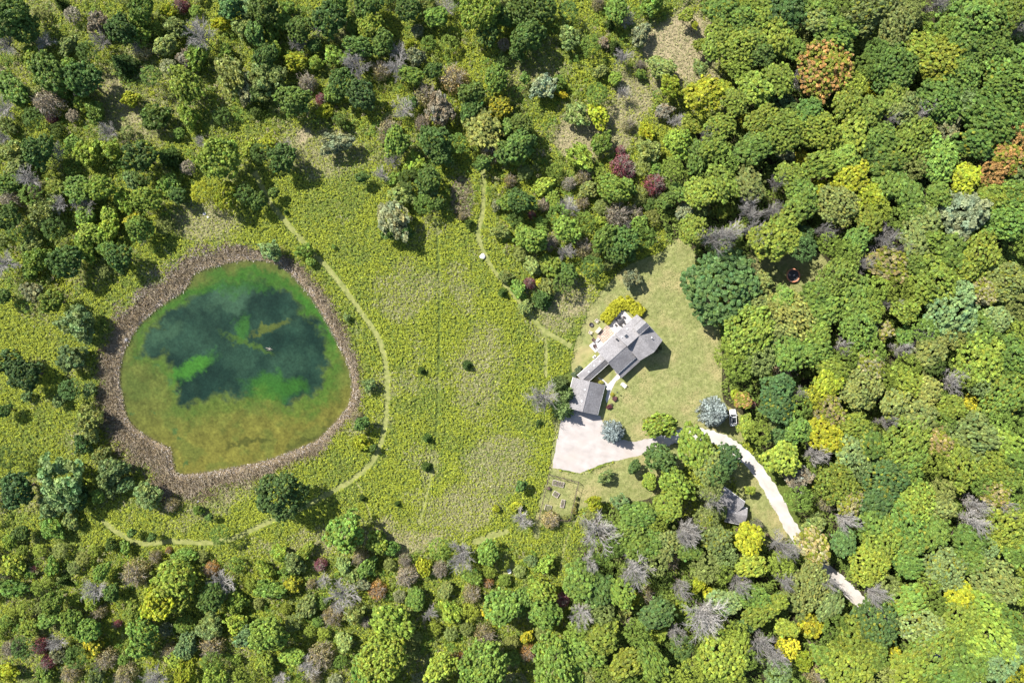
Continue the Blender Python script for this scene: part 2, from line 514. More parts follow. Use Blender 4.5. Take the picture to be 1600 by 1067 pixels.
    nz = nt.nodes.new('ShaderNodeTexNoise'); nz.inputs['Scale'].default_value = 1.7; nz.inputs['Detail'].default_value = 7; nz.inputs['Roughness'].default_value = .7
    nt.links.new(tc.outputs['Object'], nz.inputs['Vector'])
    mr = nt.nodes.new('ShaderNodeMapRange'); mr.inputs[1].default_value = .3; mr.inputs[2].default_value = .7; mr.inputs[3].default_value = .7; mr.inputs[4].default_value = 1.3
    nt.links.new(nz.outputs['Fac'], mr.inputs[0])
    mx = nt.nodes.new('ShaderNodeMix'); mx.data_type = 'RGBA'; mx.blend_type = 'MULTIPLY'; mx.inputs[0].default_value = 1
    nt.links.new(at.outputs['Color'], mx.inputs[6]); nt.links.new(mr.outputs[0], mx.inputs[7])
    nt.links.new(mx.outputs[2], b.inputs['Base Color']); b.inputs['Roughness'].default_value = .12; b.inputs['IOR'].default_value = 1.33
    me.materials.append(m)
    tag(obj('pond_water', me), kind='structure', label='round pond of dark teal water with green and olive algae mats')


build_pond()


def sheet(name, poly, z, mat, label):
    me = bpy.data.meshes.new(name)
    bm = bmesh.new()
    vs = [bm.verts.new((x, y, z)) for x, y in poly]
    f = bm.faces.new(vs)
    bm.normal_update()
    if f.normal.z < 0: f.normal_flip()
    bmesh.ops.triangulate(bm, faces=bm.faces[:])
    bm.to_mesh(me); bm.free()
    me.materials.append(mat)
    return tag(obj(name, me), kind='structure', label=label)


def strip_poly(pts, w):
    """ragged-edged ribbon outline along pts (metres)"""
    L = []; R = []
    for i, p in enumerate(pts):
        a = np.array(pts[max(0, i - 1)]); b = np.array(pts[min(len(pts) - 1, i + 1)])
        d = b - a; d = d / (np.linalg.norm(d) + 1e-9); n = np.array([-d[1], d[0]])
        L.append(np.array(p) + n * w * (.5 + random.uniform(-.09, .09))); R.append(np.array(p) - n * w * (.5 + random.uniform(-.09, .09)))
    return L, R


def ribbon(name, pts, w, z, mat, label):
    L, R = strip_poly(pts, w)
    mb = MB()
    for i in range(len(L) - 1):
        mb.poly([(*R[i], z), (*R[i + 1], z), (*L[i + 1], z), (*L[i], z)])
    return tag(mb.build(name, mat), kind='structure', label=label)


MAT_LAWN = noise_mat('lawn', (.155, .178, .055), (.275, .280, .112), .9, .95, .08, .06, 7, (.31, .27, .125), .17, detail=12)
def mow_lines(m, ang, sx, sy, lo, hi):
    """faint streaks lengthwise, from mowing or wheels, multiplied into the colour"""
    nt = m.node_tree; b = nt.nodes['Principled BSDF']; src = b.inputs['Base Color'].links[0].from_socket
    tc = nt.nodes.new('ShaderNodeTexCoord'); mp = nt.nodes.new('ShaderNodeMapping'); mp.inputs['Rotation'].default_value = (0, 0, ang); mp.inputs['Scale'].default_value = (sx, sy, 1)
    mp.vector_type = 'TEXTURE'; mp.inputs['Scale'].default_value = (1 / sx, 1 / sy, 1)
    nz = nt.nodes.new('ShaderNodeTexNoise'); nz.inputs['Scale'].default_value = 1; nz.inputs['Detail'].default_value = 5
    nt.links.new(tc.outputs['Object'], mp.inputs[0]); nt.links.new(mp.outputs[0], nz.inputs['Vector'])
    mr = nt.nodes.new('ShaderNodeMapRange'); mr.inputs[1].default_value = .3; mr.inputs[2].default_value = .7; mr.inputs[3].default_value = lo; mr.inputs[4].default_value = hi
    nt.links.new(nz.outputs['Fac'], mr.inputs[0])
    mx = nt.nodes.new('ShaderNodeMix'); mx.data_type = 'RGBA'; mx.blend_type = 'MULTIPLY'; mx.inputs[0].default_value = 1
    nt.links.new(src, mx.inputs[6]); nt.links.new(mr.outputs[0], mx.inputs[7]); nt.links.new(mx.outputs[2], b.inputs['Base Color'])


mow_lines(MAT_LAWN, math.radians(35), .12, 1.1, .86, 1.13)
MAT_PATH = noise_mat('mown_grass', (.155, .178, .05), (.27, .275, .10), .9, .95, .08, .06, 7, detail=12)
MAT_GRAVEL = noise_mat('gravel', (.345, .312, .288), (.435, .395, .37), .5, .95, .1, .03, 10, (.40, .35, .315), .22, detail=12)
MAT_ROAD = noise_mat('road_gravel', (.42, .395, .36), (.54, .51, .47), .6, .95, .1, .03, 10, (.43, .385, .34), .3, detail=12)
mow_lines(MAT_GRAVEL, math.radians(-20), .10, .7, .92, 1.06)
mow_lines(MAT_ROAD, math.radians(-45), .3, .6, .85, 1.1)
sheet('lawn', gpoly(LAWN), .004, MAT_LAWN, 'mown olive lawn round the grey-roofed house')
sheet('lawn', gpoly(LAWN2), .004, MAT_LAWN, 'mown grass round the fenced garden below the forecourt')
sheet('lawn', gpoly(LAWN3), .004, MAT_LAWN, 'shaded mown grass under the trampoline')
sheet('lawn', gpoly(VERGE), .004, MAT_LAWN, 'bright grass verge between guest house and driveway')
sheet('lawn', gpoly(CLEARING), .004, MAT_PATH, 'mown strip at the bottom edge of the meadow')
sheet('lawn', gpoly(CLEARING2), .004, MAT_PATH, 'small pale clearing with white chairs among the bushes')
fc = []
for (x0, y0), (x1, y1) in zip(FORECOURT, FORECOURT[1:] + FORECOURT[:1]):
    for k in range(10): fc.append((x0 + (x1 - x0) * k / 10 + random.gauss(0, .45), y0 + (y1 - y0) * k / 10 + random.gauss(0, .45)))
sheet('forecourt', gpoly(fc), .010, MAT_GRAVEL, 'pale gravel forecourt below the garage')
ribbon('driveway', [W(*p) for p in ROAD], ROAD_W, .014, MAT_ROAD, 'white gravel driveway curving into the wood')
for i, (p, w) in enumerate(PATHS):
    if i == 3: continue          # only a groove between the plants
    ribbon('path', [W(*q) for q in p], w * MPP, .006 + .004 * (i + 1) if i in (2, 4) else .006, MAT_PATH, ('long mown path curving round the pond', 'pale trail from the reed patch to the lawn', 'short trail beside the shrubs left of the garage', 'thin dark trail down the middle of the meadow', 'lower pale end of the thin meadow trail', 'short faint track below the pond path', 'narrow track below the fenced garden', 'faint trail near the left bottom corner')[i])

# ------------------------------------------------------------------ house, garage, cabin (large structures)
MAT_ROOF = noise_mat('roof_shingle', (.180, .172, .172), (.295, .282, .282), 3.2, .9, .10, .02, 7, (.18, .172, .174), .5, detail=9)
MAT_WALL = noise_mat('board_wall', (.30, .25, .19), (.38, .32, .25), 1.5, .8, .2)
MAT_TRIM = noise_mat('white_trim', (.70, .69, .67), (.78, .77, .75), 2, .6, .3)
MAT_GLASS = noise_mat('dark_glass', (.02, .025, .03), (.03, .035, .045), 1, .08, .5)
MAT_DARK = noise_mat('dark_metal', (.03, .03, .032), (.06, .06, .062), 4, .5, .4)
MAT_CONC = noise_mat('concrete', (.45, .435, .415), (.55, .535, .515), .8, .9, .1, .01, 10, detail=8)
MAT_STONE = noise_mat('patio_stone', (.40, .29, .23), (.62, .47, .39), .9, .9, .15, .01, 9, detail=6)
MAT_WOOD = noise_mat('weathered_wood', (.42, .365, .30), (.56, .50, .43), 2.5, .85, .15)
MAT_WOODD = noise_mat('dark_wood', (.09, .06, .055), (.15, .10, .09), 2.5, .8, .2)
MAT_BRICK = noise_mat('chimney_brick', (.26, .12, .08), (.36, .19, .13), 4, .9, .15)


def gable(frame, u0, u1, vE, vR, vF, zE, zR, zF, parent, over=.35, thick=.2, wall_name='wall', u0w=None, u1w=None):
    """gable roofed block in the local frame: u0..u1 along the ridge, eaves at vE and vF, ridge at vR; roof slabs + walls under it"""
    f = frame
    for a, b, za, zb in ((vE, vR, zE, zR), (vF, vR, zF, zR)):
        mb = MB(); mb.prism([f(u0, a, za), f(u1, a, za), f(u1, b, zb), f(u0, b, zb)], thick)
        mb.build('roof', MAT_ROOF, parent)
    mb = MB(); mb.tube(f(u0 + .02, vR, zR - .02), f(u1 - .02, vR, zR - .02), .10, n=6); mb.build('ridge_cap', MAT_ROOF, parent)
    s = (zR - zE) / abs(vR - vE); t = (zR - zF) / abs(vF - vR); sg = 1 if vF > vE else -1
    o = over
    va, vb = vE + sg * o, vF - sg * o
    za = zE + s * o - thick - .02; zb = zF + t * o - thick - .02; zr = zR - thick - .02
    ua = u0 + o if u0w is None else u0w; ub = u1 - o if u1w is None else u1w
    sec = [(va, 0), (vb, 0), (vb, zb), (vR, zr), (va, za)]
    w = MB()
    A = [f(ua, v, z) for v, z in sec]; B = [f(ub, v, z) for v, z in sec]
    n = len(w.v); w.v += A + B
    w.f += [tuple(range(n + 4, n - 1, -1)), tuple(range(n + 5, n + 10))]
    for i in range(5):
        j = (i + 1) % 5
        w.f.append((n + i, n + j, n + 5 + j, n + 5 + i))
    o_ = w.build(wall_name, MAT_WALL, parent)
    bm = bmesh.new(); bm.from_mesh(o_.data); bmesh.ops.recalc_face_normals(bm, faces=bm.faces[:]); bm.to_mesh(o_.data); bm.free()
    # eaves gutter boards
    for v, z in ((vE, zE), (vF, zF)):
        g = MB(); g.tube(f(u0, v - sg * .04 * (1 if v == vE else -1), z - thick * .6), f(u1, v - sg * .04 * (1 if v == vE else -1), z - thick * .6), .07, n=6)
        g.build('gutter', MAT_TRIM, parent)


def window_on(frame, u, v, z, wd, ht, axis, parent, sign=1):
    """window with its frame standing 3 cm proud of the wall; axis 'u': wall runs along u (faces v), axis 'v': runs along v (faces u)"""
    fr = MB(); gl = MB()
    def pt(a, d, zz): return frame(u + a, v + sign * d, zz) if axis == 'u' else frame(u + sign * d, v + a, zz)
    def slab(mb, a0, a1, z0, z1, d0, d1):
        b = len(mb.v)
        for d in (d0, d1):
            mb.v += [pt(a0, d, z0), pt(a1, d, z0), pt(a1, d, z1), pt(a0, d, z1)]
        mb.f += [(b, b + 1, b + 2, b + 3), (b + 7, b + 6, b + 5, b + 4), (b, b + 4, b + 5, b + 1), (b + 1, b + 5, b + 6, b + 2), (b + 2, b + 6, b + 7, b + 3), (b + 3, b + 7, b + 4, b)]
    w2 = wd / 2
    slab(fr, -w2 - .08, w2 + .08, z - .08, z, .002, .07); slab(fr, -w2 - .08, w2 + .08, z + ht, z + ht + .08, .002, .07)
    slab(fr, -w2 - .08, -w2, z, z + ht, .002, .07); slab(fr, w2, w2 + .08, z, z + ht, .002, .07); slab(fr, -.03, .03, z, z + ht, .002, .06)
    slab(gl, -w2, w2, z, z + ht, .004, .03)
    g = gl.build('window', MAT_GLASS, parent); fr.build('frame', MAT_TRIM, g)


def frame_at(O, ang):
    u = (math.cos(ang), math.sin(ang)); v = (math.sin(ang), -math.cos(ang))
    return lambda a, b, z: (O[0] + a * u[0] + b * v[0], O[1] + a * u[1] + b * v[1], z)


HF = frame_at((27.65, -1.41), math.radians(42))
house = thing('house', 'large grey-roofed house with several gables in the middle of the lawn', 'house')
# main block: long north-west slope, short steep south-east slope
mb = MB(); mb.prism([HF(.15, -4.1, 5.0), HF(7.4, -4.1, 5.0), HF(7.4, -.2, 7.8), HF(.15, -.2, 7.8)], .2); mb.build('roof', MAT_ROOF, house)
mb = MB(); mb.prism([HF(.15, -.19, 7.78), HF(7.4, -.19, 7.78), HF(7.4, 1.15, 4.6), HF(.15, 1.15, 4.6)], .18); mb.build('roof', MAT_ROOF, house)
w = MB()
sec = [(-3.75, 0), (1.0, 0), (1.0, 4.7), (-.2, 7.5), (-3.75, 5.0)]
A = [HF(.5, v, z) for v, z in sec]; B = [HF(7.1, v, z) for v, z in sec]
w.v = A + B; w.f = [(4, 3, 2, 1, 0), (5, 6, 7, 8, 9)] + [(i, (i + 1) % 5, 5 + (i + 1) % 5, 5 + i) for i in range(5)]
w.build('wall', MAT_WALL, house)
# south-east wing with its prow gable
UF = lambda u, v, z: HF(4.05 - v, u, z)          # ridge along the house's v axis
for side in (-1, 1):
    mb = MB()
    e = 4.05 + side * 3.75
    mb.prism([HF(e, -.9 if side > 0 else .35, 5.2), HF(e, 4.7, 5.2), HF(4.05, 5.15, 7.7), HF(4.05, -.55, 7.7)], .2)
    mb.build('roof', MAT_ROOF, house)
mb = MB(); mb.tube(HF(4.05, -.5, 7.7), HF(4.05, 5.1, 7.7), .1); mb.build('ridge_cap', MAT_ROOF, house)
w = MB()
sec = [(.65, 0), (7.45, 0), (7.45, 5.15), (4.05, 7.44), (.65, 5.15)]
A = [HF(u, 1.0, z) for u, z in sec]; B = [HF(u, 4.3 + (.35 if i == 3 else 0), z) for i, (u, z) in enumerate(sec)]
w.v = A + B; w.f = [(0, 1, 2, 3, 4), (9, 8, 7, 6, 5)] + [((i + 1) % 5, i, 5 + i, 5 + (i + 1) % 5) for i in range(5)]
w.build('wall', MAT_WALL, house)
# raised dormer at the north-east end
for v0, v1, z0, z1 in ((-2.95, -1.5, 6.75, 8.55), (-.02, -1.5, 7.55, 8.55)):
    mb = MB(); mb.prism([HF(4.35, v0, z0), HF(7.25, v0, z0), HF(7.25, v1, z1), HF(4.05, v1, z1)], .16); mb.build('dormer_roof', MAT_ROOF, house)
w = MB()
for u in (4.6, 7.1):
    w.poly([HF(u, -2.7, 5.9), HF(u, -.2, 7.3), HF(u, -1.5, 8.38), HF(u, -2.7, 7.2)])
w.poly([HF(4.6, -2.7, 5.9), HF(7.1, -2.7, 5.9), HF(7.1, -2.7, 7.2), HF(4.6, -2.7, 7.2)])
w.build('dormer', MAT_WALL, house)
# skylight, vents, chimney flue
mb = MB(); mb.box(HF(1.75, -1.95, 6.58), (.75, .95, .14), math.radians(42), -math.radians(35.7)); sk = mb.build('skylight', MAT_GLASS, house)
for u, v, z in ((.75, -2.6, 6.1), (5.9, 2.2, 7.1), (3.2, -3.2, 5.7)):
    mb = MB(); mb.lathe([(.0, .45), (.16, .42), (.16, .3), (.09, .28), (.09, -.3)], 10, HF(u, v, z)); mb.build('vent', MAT_TRIM, house)
mb = MB(); mb.box(HF(-.35, -3.0, 5.2), (.30, .28, 1.2), math.radians(42)); mb.box(HF(-.35, -3.0, 5.83), (.42, .40, .08), math.radians(42)); mb.build('chimney', MAT_DARK, house)
# south-west block, porch and breezeway
gable(HF, -5.75, .3, -4.05, -.2, 3.65, 4.2, 6.0, 3.9, house, u1w=.45)
mb = MB(); mb.prism([HF(-5.6, 3.5, 3.35), HF(.55, 3.5, 3.35), HF(.55, 5.2, 2.6), HF(-5.6, 5.2, 2.6)], .12); mb.build('porch_roof', MAT_ROOF, house)
for u in (-5.4, -3.5, -1.6, .35):
    mb = MB(); mb.box(HF(u, 4.95, 1.28), (.16, .16, 2.4), math.radians(42)); mb.build('post', MAT_TRIM, house)
mb = MB(); mb.prism([HF(-5.6, 3.35, .3), HF(.55, 3.35, .3), HF(.55, 5.1, .3), HF(-5.6, 5.1, .3)], .3); mb.build('porch_floor', MAT_WOOD, house)
gable(HF, -13.3, -5.4, -2.55, -1.0, .4, 2.65, 3.55, 2.65, house, over=.3, thick=.14, u0w=-12.4, u1w=-5.2)
for u, v, z in ((-6.9, -1.5, 3.35), (-10.6, -1.45, 3.3), (-8.6, -1.6, 3.3)):
    mb = MB(); mb.lathe([(0, .3), (.2, .27), (.2, .12), (.12, .1), (.12, -.3)], 10, HF(u, v, z)); mb.build('vent', MAT_TRIM, house)
for u in (-4.3, -2.6, -.9): window_on(HF, u, -3.70, 1.2, 1.1, 1.4, 'u', house, -1)
for u in (2.0, 5.6): window_on(HF, u, -3.75, 1.0, 1.4, 1.6, 'u', house, -1)
for u in (2.2, 5.8): window_on(HF, u, 4.3, 1.0, 1.3, 1.5, 'u', house, 1)
for v in (2.0, 3.4): window_on(HF, 7.45, v, 1.2, .9, 1.3, 'v', house, 1)
window_on(HF, -4.2, 3.30, 1.0, 1.2, 1.3, 'u', house, 1); window_on(HF, -.8, 3.30, 1.0, 1.2, 1.3, 'u', house, 1)
mb = MB(); mb.box(HF(-2.5, 3.33, 1.3), (.95, .06, 2.0), math.radians(42)); dr = mb.build('door', MAT_TRIM, house)
mb = MB(); mb.box(HF(-2.15, 3.40, 1.2), (.05, .08, .12), math.radians(42)); mb.build('handle', MAT_DARK, dr)

# garage: ridge from (18.9,-9.6) to (17.1,-17.1)
g0 = Vector((19.0, -9.75)); g1 = Vector((17.15, -17.15))
ga = math.atan2(g1.y - g0.y, g1.x - g0.x)
GF = frame_at(g0, ga)                                  # u runs south along the ridge, v runs west
garage = thing('garage', 'grey gable-roofed garage at the top of the gravel forecourt', 'garage')
glen = (g1 - g0).length
gable(GF, 0, glen, 4.05, 0, -4.05, 2.7, 5.0, 2.7, garage)
for u, v in ((2.2, .75), (5.1, .8)):
    mb = MB(); mb.lathe([(0, .3), (.22, .27), (.22, .12), (.13, .1), (.13, -.3)], 10, GF(u, v, 5.0 - v * .57)); mb.build('vent', MAT_TRIM, garage)
for v in (-1.75, 1.75):
    mb = MB()
    for k in range(4): mb.box(GF(glen - .35 + .03, v, .3 + k * .55), (2.6, .06, .52), ga + math.pi / 2)
    d = mb.build('garage_door', MAT_TRIM, garage)
    mb = MB(); mb.box(GF(glen - .35 + .08, v, .45), (.2, .05, .05), ga + math.pi / 2); mb.build('handle', MAT_DARK, d)
window_on(GF, 3.0, -3.70, 1.2, 1.0, 1.0, 'u', garage, -1); window_on(GF, 5.2, -3.70, 1.2, 1.0, 1.0, 'u', garage, -1)

# cabin in the wood beside the driveway
ck = W(1142, 786, 4)
CF = frame_at(ck, math.radians(-36))                   # u along the main ridge, towards lower right
cabin = thing('guest_cabin', 'small grey-roofed cabin half hidden by trees beside the white driveway', 'cabin')
gable(CF, -3.6, 2.7, 2.4, -1.2, -2.3, 2.8, 4.7, 3.9, cabin)
CF2 = frame_at(W(1152, 804, 4), math.radians(-12))
gable(CF2, -2.4, 2.5, -1.9, 0, 2.4, 3.0, 3.9, 2.9, cabin)
mb = MB()
a, b, c_ = CF(2.2, -2.3, 2.9), CF(3.8, -1.0, 2.7), CF(1.5, .2, 4.45)
mb.prism([a, b, c_], .15); mb.build('roof', MAT_ROOF, cabin)
mb = MB(); mb.prism([CF(3.2, .9, .5), CF(5.2, .9, .5), CF(5.2, 2.6, .5), CF(3.2, 2.6, .5)], .5); mb.build('deck', MAT_WOODD, cabin)
window_on(CF, -1.5, -1.95, 1.2, 1.0, 1.1, 'u', cabin, -1)

# paved things round the house
def slab_thing(name, pts, h, mat, label, cat):
    mb = MB(); mb.prism([(x, y, h) for x, y, _ in pts], h + .05); o = mb.build(name, mat); return tag(o, label, cat, kind='structure')


slab_thing('patio', [HF(.9, -6.9, 0), HF(6.3, -6.9, 0), HF(6.5, -3.5, 0), HF(.9, -3.5, 0)], .10, MAT_CONC, 'white concrete patio along the top side of the house', 'patio')
slab_thing('patio', [HF(-6.0, -5.9, 0), HF(-3.0, -5.9, 0), HF(-3.0, -3.5, 0), HF(-6.0, -3.5, 0)], .10, MAT_CONC, 'small white patio at the left end of the house', 'patio')
base = MB(); base.prism([HF(-3.2, -6.3, .05), HF(1.0, -6.8, .05), HF(.88, -3.6, .05), HF(-2.98, -3.6, .05)], .08)
flag = tag(base.build('flagstone_patio', noise_mat('patio_sand', (.26, .21, .165), (.34, .28, .22), 3, .95, .1)), kind='structure', label='pinkish flagstone patio between the two white patios')
r_ = random.Random(4); stones = MB()
for i in range(9):
    for j in range(7):
        u = -3.1 + i * .48 + r_.uniform(-.07, .07); v = -6.9 + j * .5 + r_.uniform(-.07, .07)
        if v < -6.5 or (v < -6.0 and r_.random() < .3): continue
        n = r_.randint(5, 7); a0 = r_.random() * 6
        stones.prism([HF(u + .245 * math.cos(a0 + 6.283 * k / n) * r_.uniform(.85, 1.0), v + .26 * math.sin(a0 + 6.283 * k / n) * r_.uniform(.85, 1.0), .085 + r_.uniform(0, .02)) for k in range(n)], .08)
tag(stones.build('flagstone', MAT_STONE, flag), kind='stuff')
# walk from breezeway and porch to the drive
WALK = [(934, 589), (943, 593), (950, 600), (956, 594), (964, 585), (972, 588), (962, 596), (957, 606), (954, 612), (953, 620), (948, 630), (946, 624), (949, 612), (946, 604), (938, 597)]
slab_thing('walkway', [(*W(x, y), 0) for x, y in WALK], .05, MAT_CONC, 'pale forked walkway from the house to the forecourt', 'walkway')

# ------------------------------------------------------------------ trees and shrubs: prototypes
def fib_dirs(n, zmin):
    i = np.arange(n) + .5
    z = 1 - (1 - zmin) * i / n
    a = i * 2.399963 + rng.random() * 6
    r = np.sqrt(np.clip(1 - z * z, 0, 1))
    return np.stack([r * np.cos(a), r * np.sin(a), z], 1)


def crown_mesh(name, nl, per, leaf, lobe, zmin=-.35, lump=.30, nb=8, drop=.10, jit=.07, soft=.45):
    """broadleaf crown, unit radius: leaf clumps over the outside of a lumpy dome"""
    d = fib_dirs(nl, zmin)
    d += rng.normal(size=d.shape) * jit; d /= np.linalg.norm(d, axis=1, keepdims=True)
    b = fib_dirs(nb, -.2) + rng.normal(size=(nb, 3)) * .25; b /= np.linalg.norm(b, axis=1, keepdims=True)
    big = rng.uniform(.7, 1.0, nb)
    m = (np.clip(d @ b.T, 0, 1) ** 7 * big).max(1)
    r = (1 - lump) + lump * m + rng.normal(size=nl) * .075
    keep = rng.random(nl) > drop
    d = d[keep]; r = r[keep]; n = len(d)
    cen = d * (r - lobe * .6)[:, None]
    lr = lobe * rng.uniform(.7, 1.25, n)
    lt = np.exp(rng.normal(size=n) * .22); lh = rng.normal(size=n) * .07; la = rng.random(n)
    # leaves on each clump, thicker on the outer side
    q = rng.normal(size=(n, per, 3)) + d[:, None, :] * .75 + np.array([0, 0, .35])
    q /= np.linalg.norm(q, axis=2, keepdims=True)
    rad = lr[:, None] * rng.uniform(.75, 1.08, (n, per))
    p = cen[:, None, :] + q * rad[..., None]
    nor = q * (1 - soft) + rng.normal(size=q.shape) * soft + np.array([0, 0, .34]) * (1 if soft < .6 else .6)
    sz = leaf * rng.uniform(.65, 1.3, (n, per))
    v = leaf_quads(p.reshape(-1, 3), nor.reshape(-1, 3), sz.ravel())
    t = (lt[:, None] * np.exp(rng.normal(size=(n, per)) * .12)).ravel(); h = np.repeat(lh, per) + rng.normal(size=n * per) * .03
    c = np.stack([t * (1 + h), t, t * (1 - h), np.repeat(la, per)], 1)
    return quads_mesh(name, v, np.repeat(c, 4, axis=0), MAT_LEAF)


def spruce_mesh(name, levels, per, leaf, taper=1.0):
    """conifer, unit radius and unit height: whorls of drooping boughs with needle sprays on both sides"""
    P = []; N = []; S = []; T = []
    for l in range(levels):
        f = l / (levels - 1)
        zz = .06 + .92 * f; R = (1 - f) ** taper * .98 + .035
        nb = max(5, int(per * (.35 + .65 * (1 - f))))
        a0 = rng.random() * 6
        for k in range(nb):
            a = a0 + 6.2832 * k / nb + rng.normal() * .12
            L = R * rng.uniform(.82, 1.08)
            tint = math.exp(rng.normal() * .22); dz = rng.normal() * .02
            ns = max(4, int(15 * L) + 3)
            for s in range(ns):
                x = L * (s + .7) / ns
                w = .10 * L * (1 - .5 * (s / ns)) + .02
                for sd in (-1, 0, 1):
                    off = sd * w * rng.uniform(.5, 1)
                    P.append((x * math.cos(a) - off * math.sin(a), x * math.sin(a) + off * math.cos(a), zz + dz - .10 * x * x + .035 * (s / ns) + rng.normal() * .006))
                    N.append((rng.normal() * .4 - .3 * math.cos(a), rng.normal() * .4 - .3 * math.sin(a), 1))
                    S.append(leaf * rng.uniform(.7, 1.3)); T.append(tint * (1.12 if s > ns * .6 else .9) * math.exp(rng.normal() * .1))
    v = leaf_quads(np.array(P), np.array(N, float), np.array(S), .55)
    t = np.array(T); c = np.stack([t, t, t, np.zeros(len(t))], 1)
    return quads_mesh(name, v, np.repeat(c, 4, axis=0), MAT_LEAF)


def bare_mesh(name, nb, fine):
    """leafless crown, unit radius, unit height from the trunk top at z 0: boughs, branches and twigs"""
    mb = MB()
    def grow(p, d, L, r, lvl):
        d = d / np.linalg.norm(d)
        segs = 3 if lvl == 0 else 2
        q = p
        for s in range(segs):
            d2 = d + rng.normal(size=3) * (.10 + .05 * lvl) + np.array([0, 0, .06 * (lvl == 0)])
            d2 /= np.linalg.norm(d2)
            e = q + d2 * L / segs
            mb.tube(q, e, r * (1 - .7 * s / segs), r * (1 - .7 * (s + 1) / segs), 4 if lvl == 0 else 3, cap=False)
            if lvl < 2:
                for k in range((fine + 2 if s else 2) if lvl == 0 else fine):
                    t = rng.random(); side = rng.normal(size=3); side -= (side @ d2) * d2; side /= np.linalg.norm(side) + 1e-9
                    grow(q + (e - q) * t, d2 * .75 + side * rng.uniform(.45, .8), L * rng.uniform(.30, .48), r * .45, lvl + 1)
            q = e; d = d2
    for i in range(nb):
        a = 6.2832 * (i + rng.random() * .7) / nb; el = math.radians(rng.uniform(22, 78))
        grow(np.array([0, 0, rng.uniform(-.25, .25)]), np.array([math.cos(a) * math.cos(el), math.sin(a) * math.cos(el), math.sin(el)]), rng.uniform(.8, 1.05), .026, 0)
    return mb.mesh(name, MAT_TWIG)


def sparse_mesh(name, n, leaf):
    """thin scatter of leaves through a dome, for half bare shrubs"""
    d = rng.normal(size=(n, 3)); d[:, 2] = abs(d[:, 2]) * .9 - .1; d /= np.linalg.norm(d, axis=1, keepdims=True)
    r = rng.uniform(.35, 1.0, n) ** .6 * (.75 + .3 * vnoise(d[:, 0] * 3 + 9, d[:, 1] * 3 + 9, int(rng.integers(99))))
    v = leaf_quads(d * r[:, None], d + rng.normal(size=d.shape) * .9, leaf * rng.uniform(.6, 1.3, n))
    t = np.exp(rng.normal(size=n) * .2); h = rng.normal(size=n) * .08
    c = np.stack([t * (1 + h), t, t * (1 - h), vnoise(d[:, 0] * 4 + 5, d[:, 1] * 4 + 5, 3)], 1)
    return quads_mesh(name, v, np.repeat(c, 4, axis=0), MAT_LEAF)


def trunk_mesh(name, limbs, spread):
    """unit height trunk with rising limbs, radius for a 1 m tall unit"""
    mb = MB(); p = Vector((0, 0, 0)); r = .030
    for s in range(4):
        q = p + Vector((rng.normal() * .012, rng.normal() * .012, .16)); mb.tube(p, q, r * (1.35 if s == 0 else 1), r * .85, 7, cap=False); p = q; r *= .85
        if s >= 1:
            for k in range(limbs):
                a = rng.random() * 6.283
                m1 = p + Vector((math.cos(a) * spread * .5, math.sin(a) * spread * .5, .10)); m2 = m1 + Vector((math.cos(a + .3) * spread * .5, math.sin(a + .3) * spread * .5, .14))
                mb.tube(p, m1, r * .55, r * .38, 5, cap=False); mb.tube(m1, m2, r * .38, r * .14, 5, cap=False)
    mb.tube(p, p + Vector((0, 0, .2)), r, r * .3, 6)
    return mb.mesh(name, MAT_BARK)


P_BIG = [crown_mesh('crown', 480, 25, .050, .064, zmin=-.15, lump=.46, nb=int(rng.integers(7, 12))) for _ in range(8)]
P_HUGE = [crown_mesh('crown', 950, 21, .034, .045, zmin=-.12, lump=.46, nb=int(rng.integers(10, 15))) for _ in range(4)]
P_MID = [crown_mesh('crown', 260, 25, .070, .090, lump=.44, nb=int(rng.integers(5, 9))) for _ in range(8)]
P_SML = [crown_mesh('crown', 120, 24, .100, .135, lump=.48, nb=int(rng.integers(4, 7)), drop=.15) for _ in range(7)]
P_SOFT = [crown_mesh('crown', 170, 32, .065, .13, lump=.48, nb=int(rng.integers(4, 8)), drop=.25, jit=.16, soft=.7) for _ in range(7)]
P_SPR = [spruce_mesh('crown', 13, 17, .058) for _ in range(2)]
P_SPB = [spruce_mesh('crown', 13, 20, .052, .60) for _ in range(2)]
P_BARE = [bare_mesh('crown', 15, 4) for _ in range(4)]
P_TWIG = [bare_mesh('crown', 18, 2) for _ in range(2)]
P_SPAR = [sparse_mesh('foliage', 1700, .050) for _ in range(3)]
P_TRUNK = [trunk_mesh('trunk', 3, .2) for _ in range(3)]
P_POLE = trunk_mesh('trunk', 0, .1)

COL = {  # sunlit leaf colours (albedo) and the words for them
    'g': ((.158, .240, .040), 'mid green'), 'd': ((.098, .158, .032), 'dark green'), 'y': ((.222, .290, .040), 'yellow-green'),
    'l': ((.315, .350, .026), 'lime yellow'), 'o': ((.212, .252, .066), 'olive'), 's': ((.205, .285, .095), 'silvery green'),
    'e': ((.098, .168, .044), 'blue-green'), 'k': ((.245, .270, .135), 'grey-green'), 'r': ((.290, .090, .105), 'crimson'),
    'p': ((.310, .270, .180), 'brownish grey'), 'a': ((.44, .260, .085), 'orange'), 't': ((.340, .300, .135), 'russet'),
    'b': ((.280, .325, .310), 'powder blue'), 'Y': ((.42, .40, .030), 'golden')}
WORDS = {'M': 'broadleaf tree', 'B': 'bush', 'W': 'feathery willow', 'C': 'conifer', 'S': 'spruce', 'D': 'leafless tree', 'R': 'half-bare shrub'}

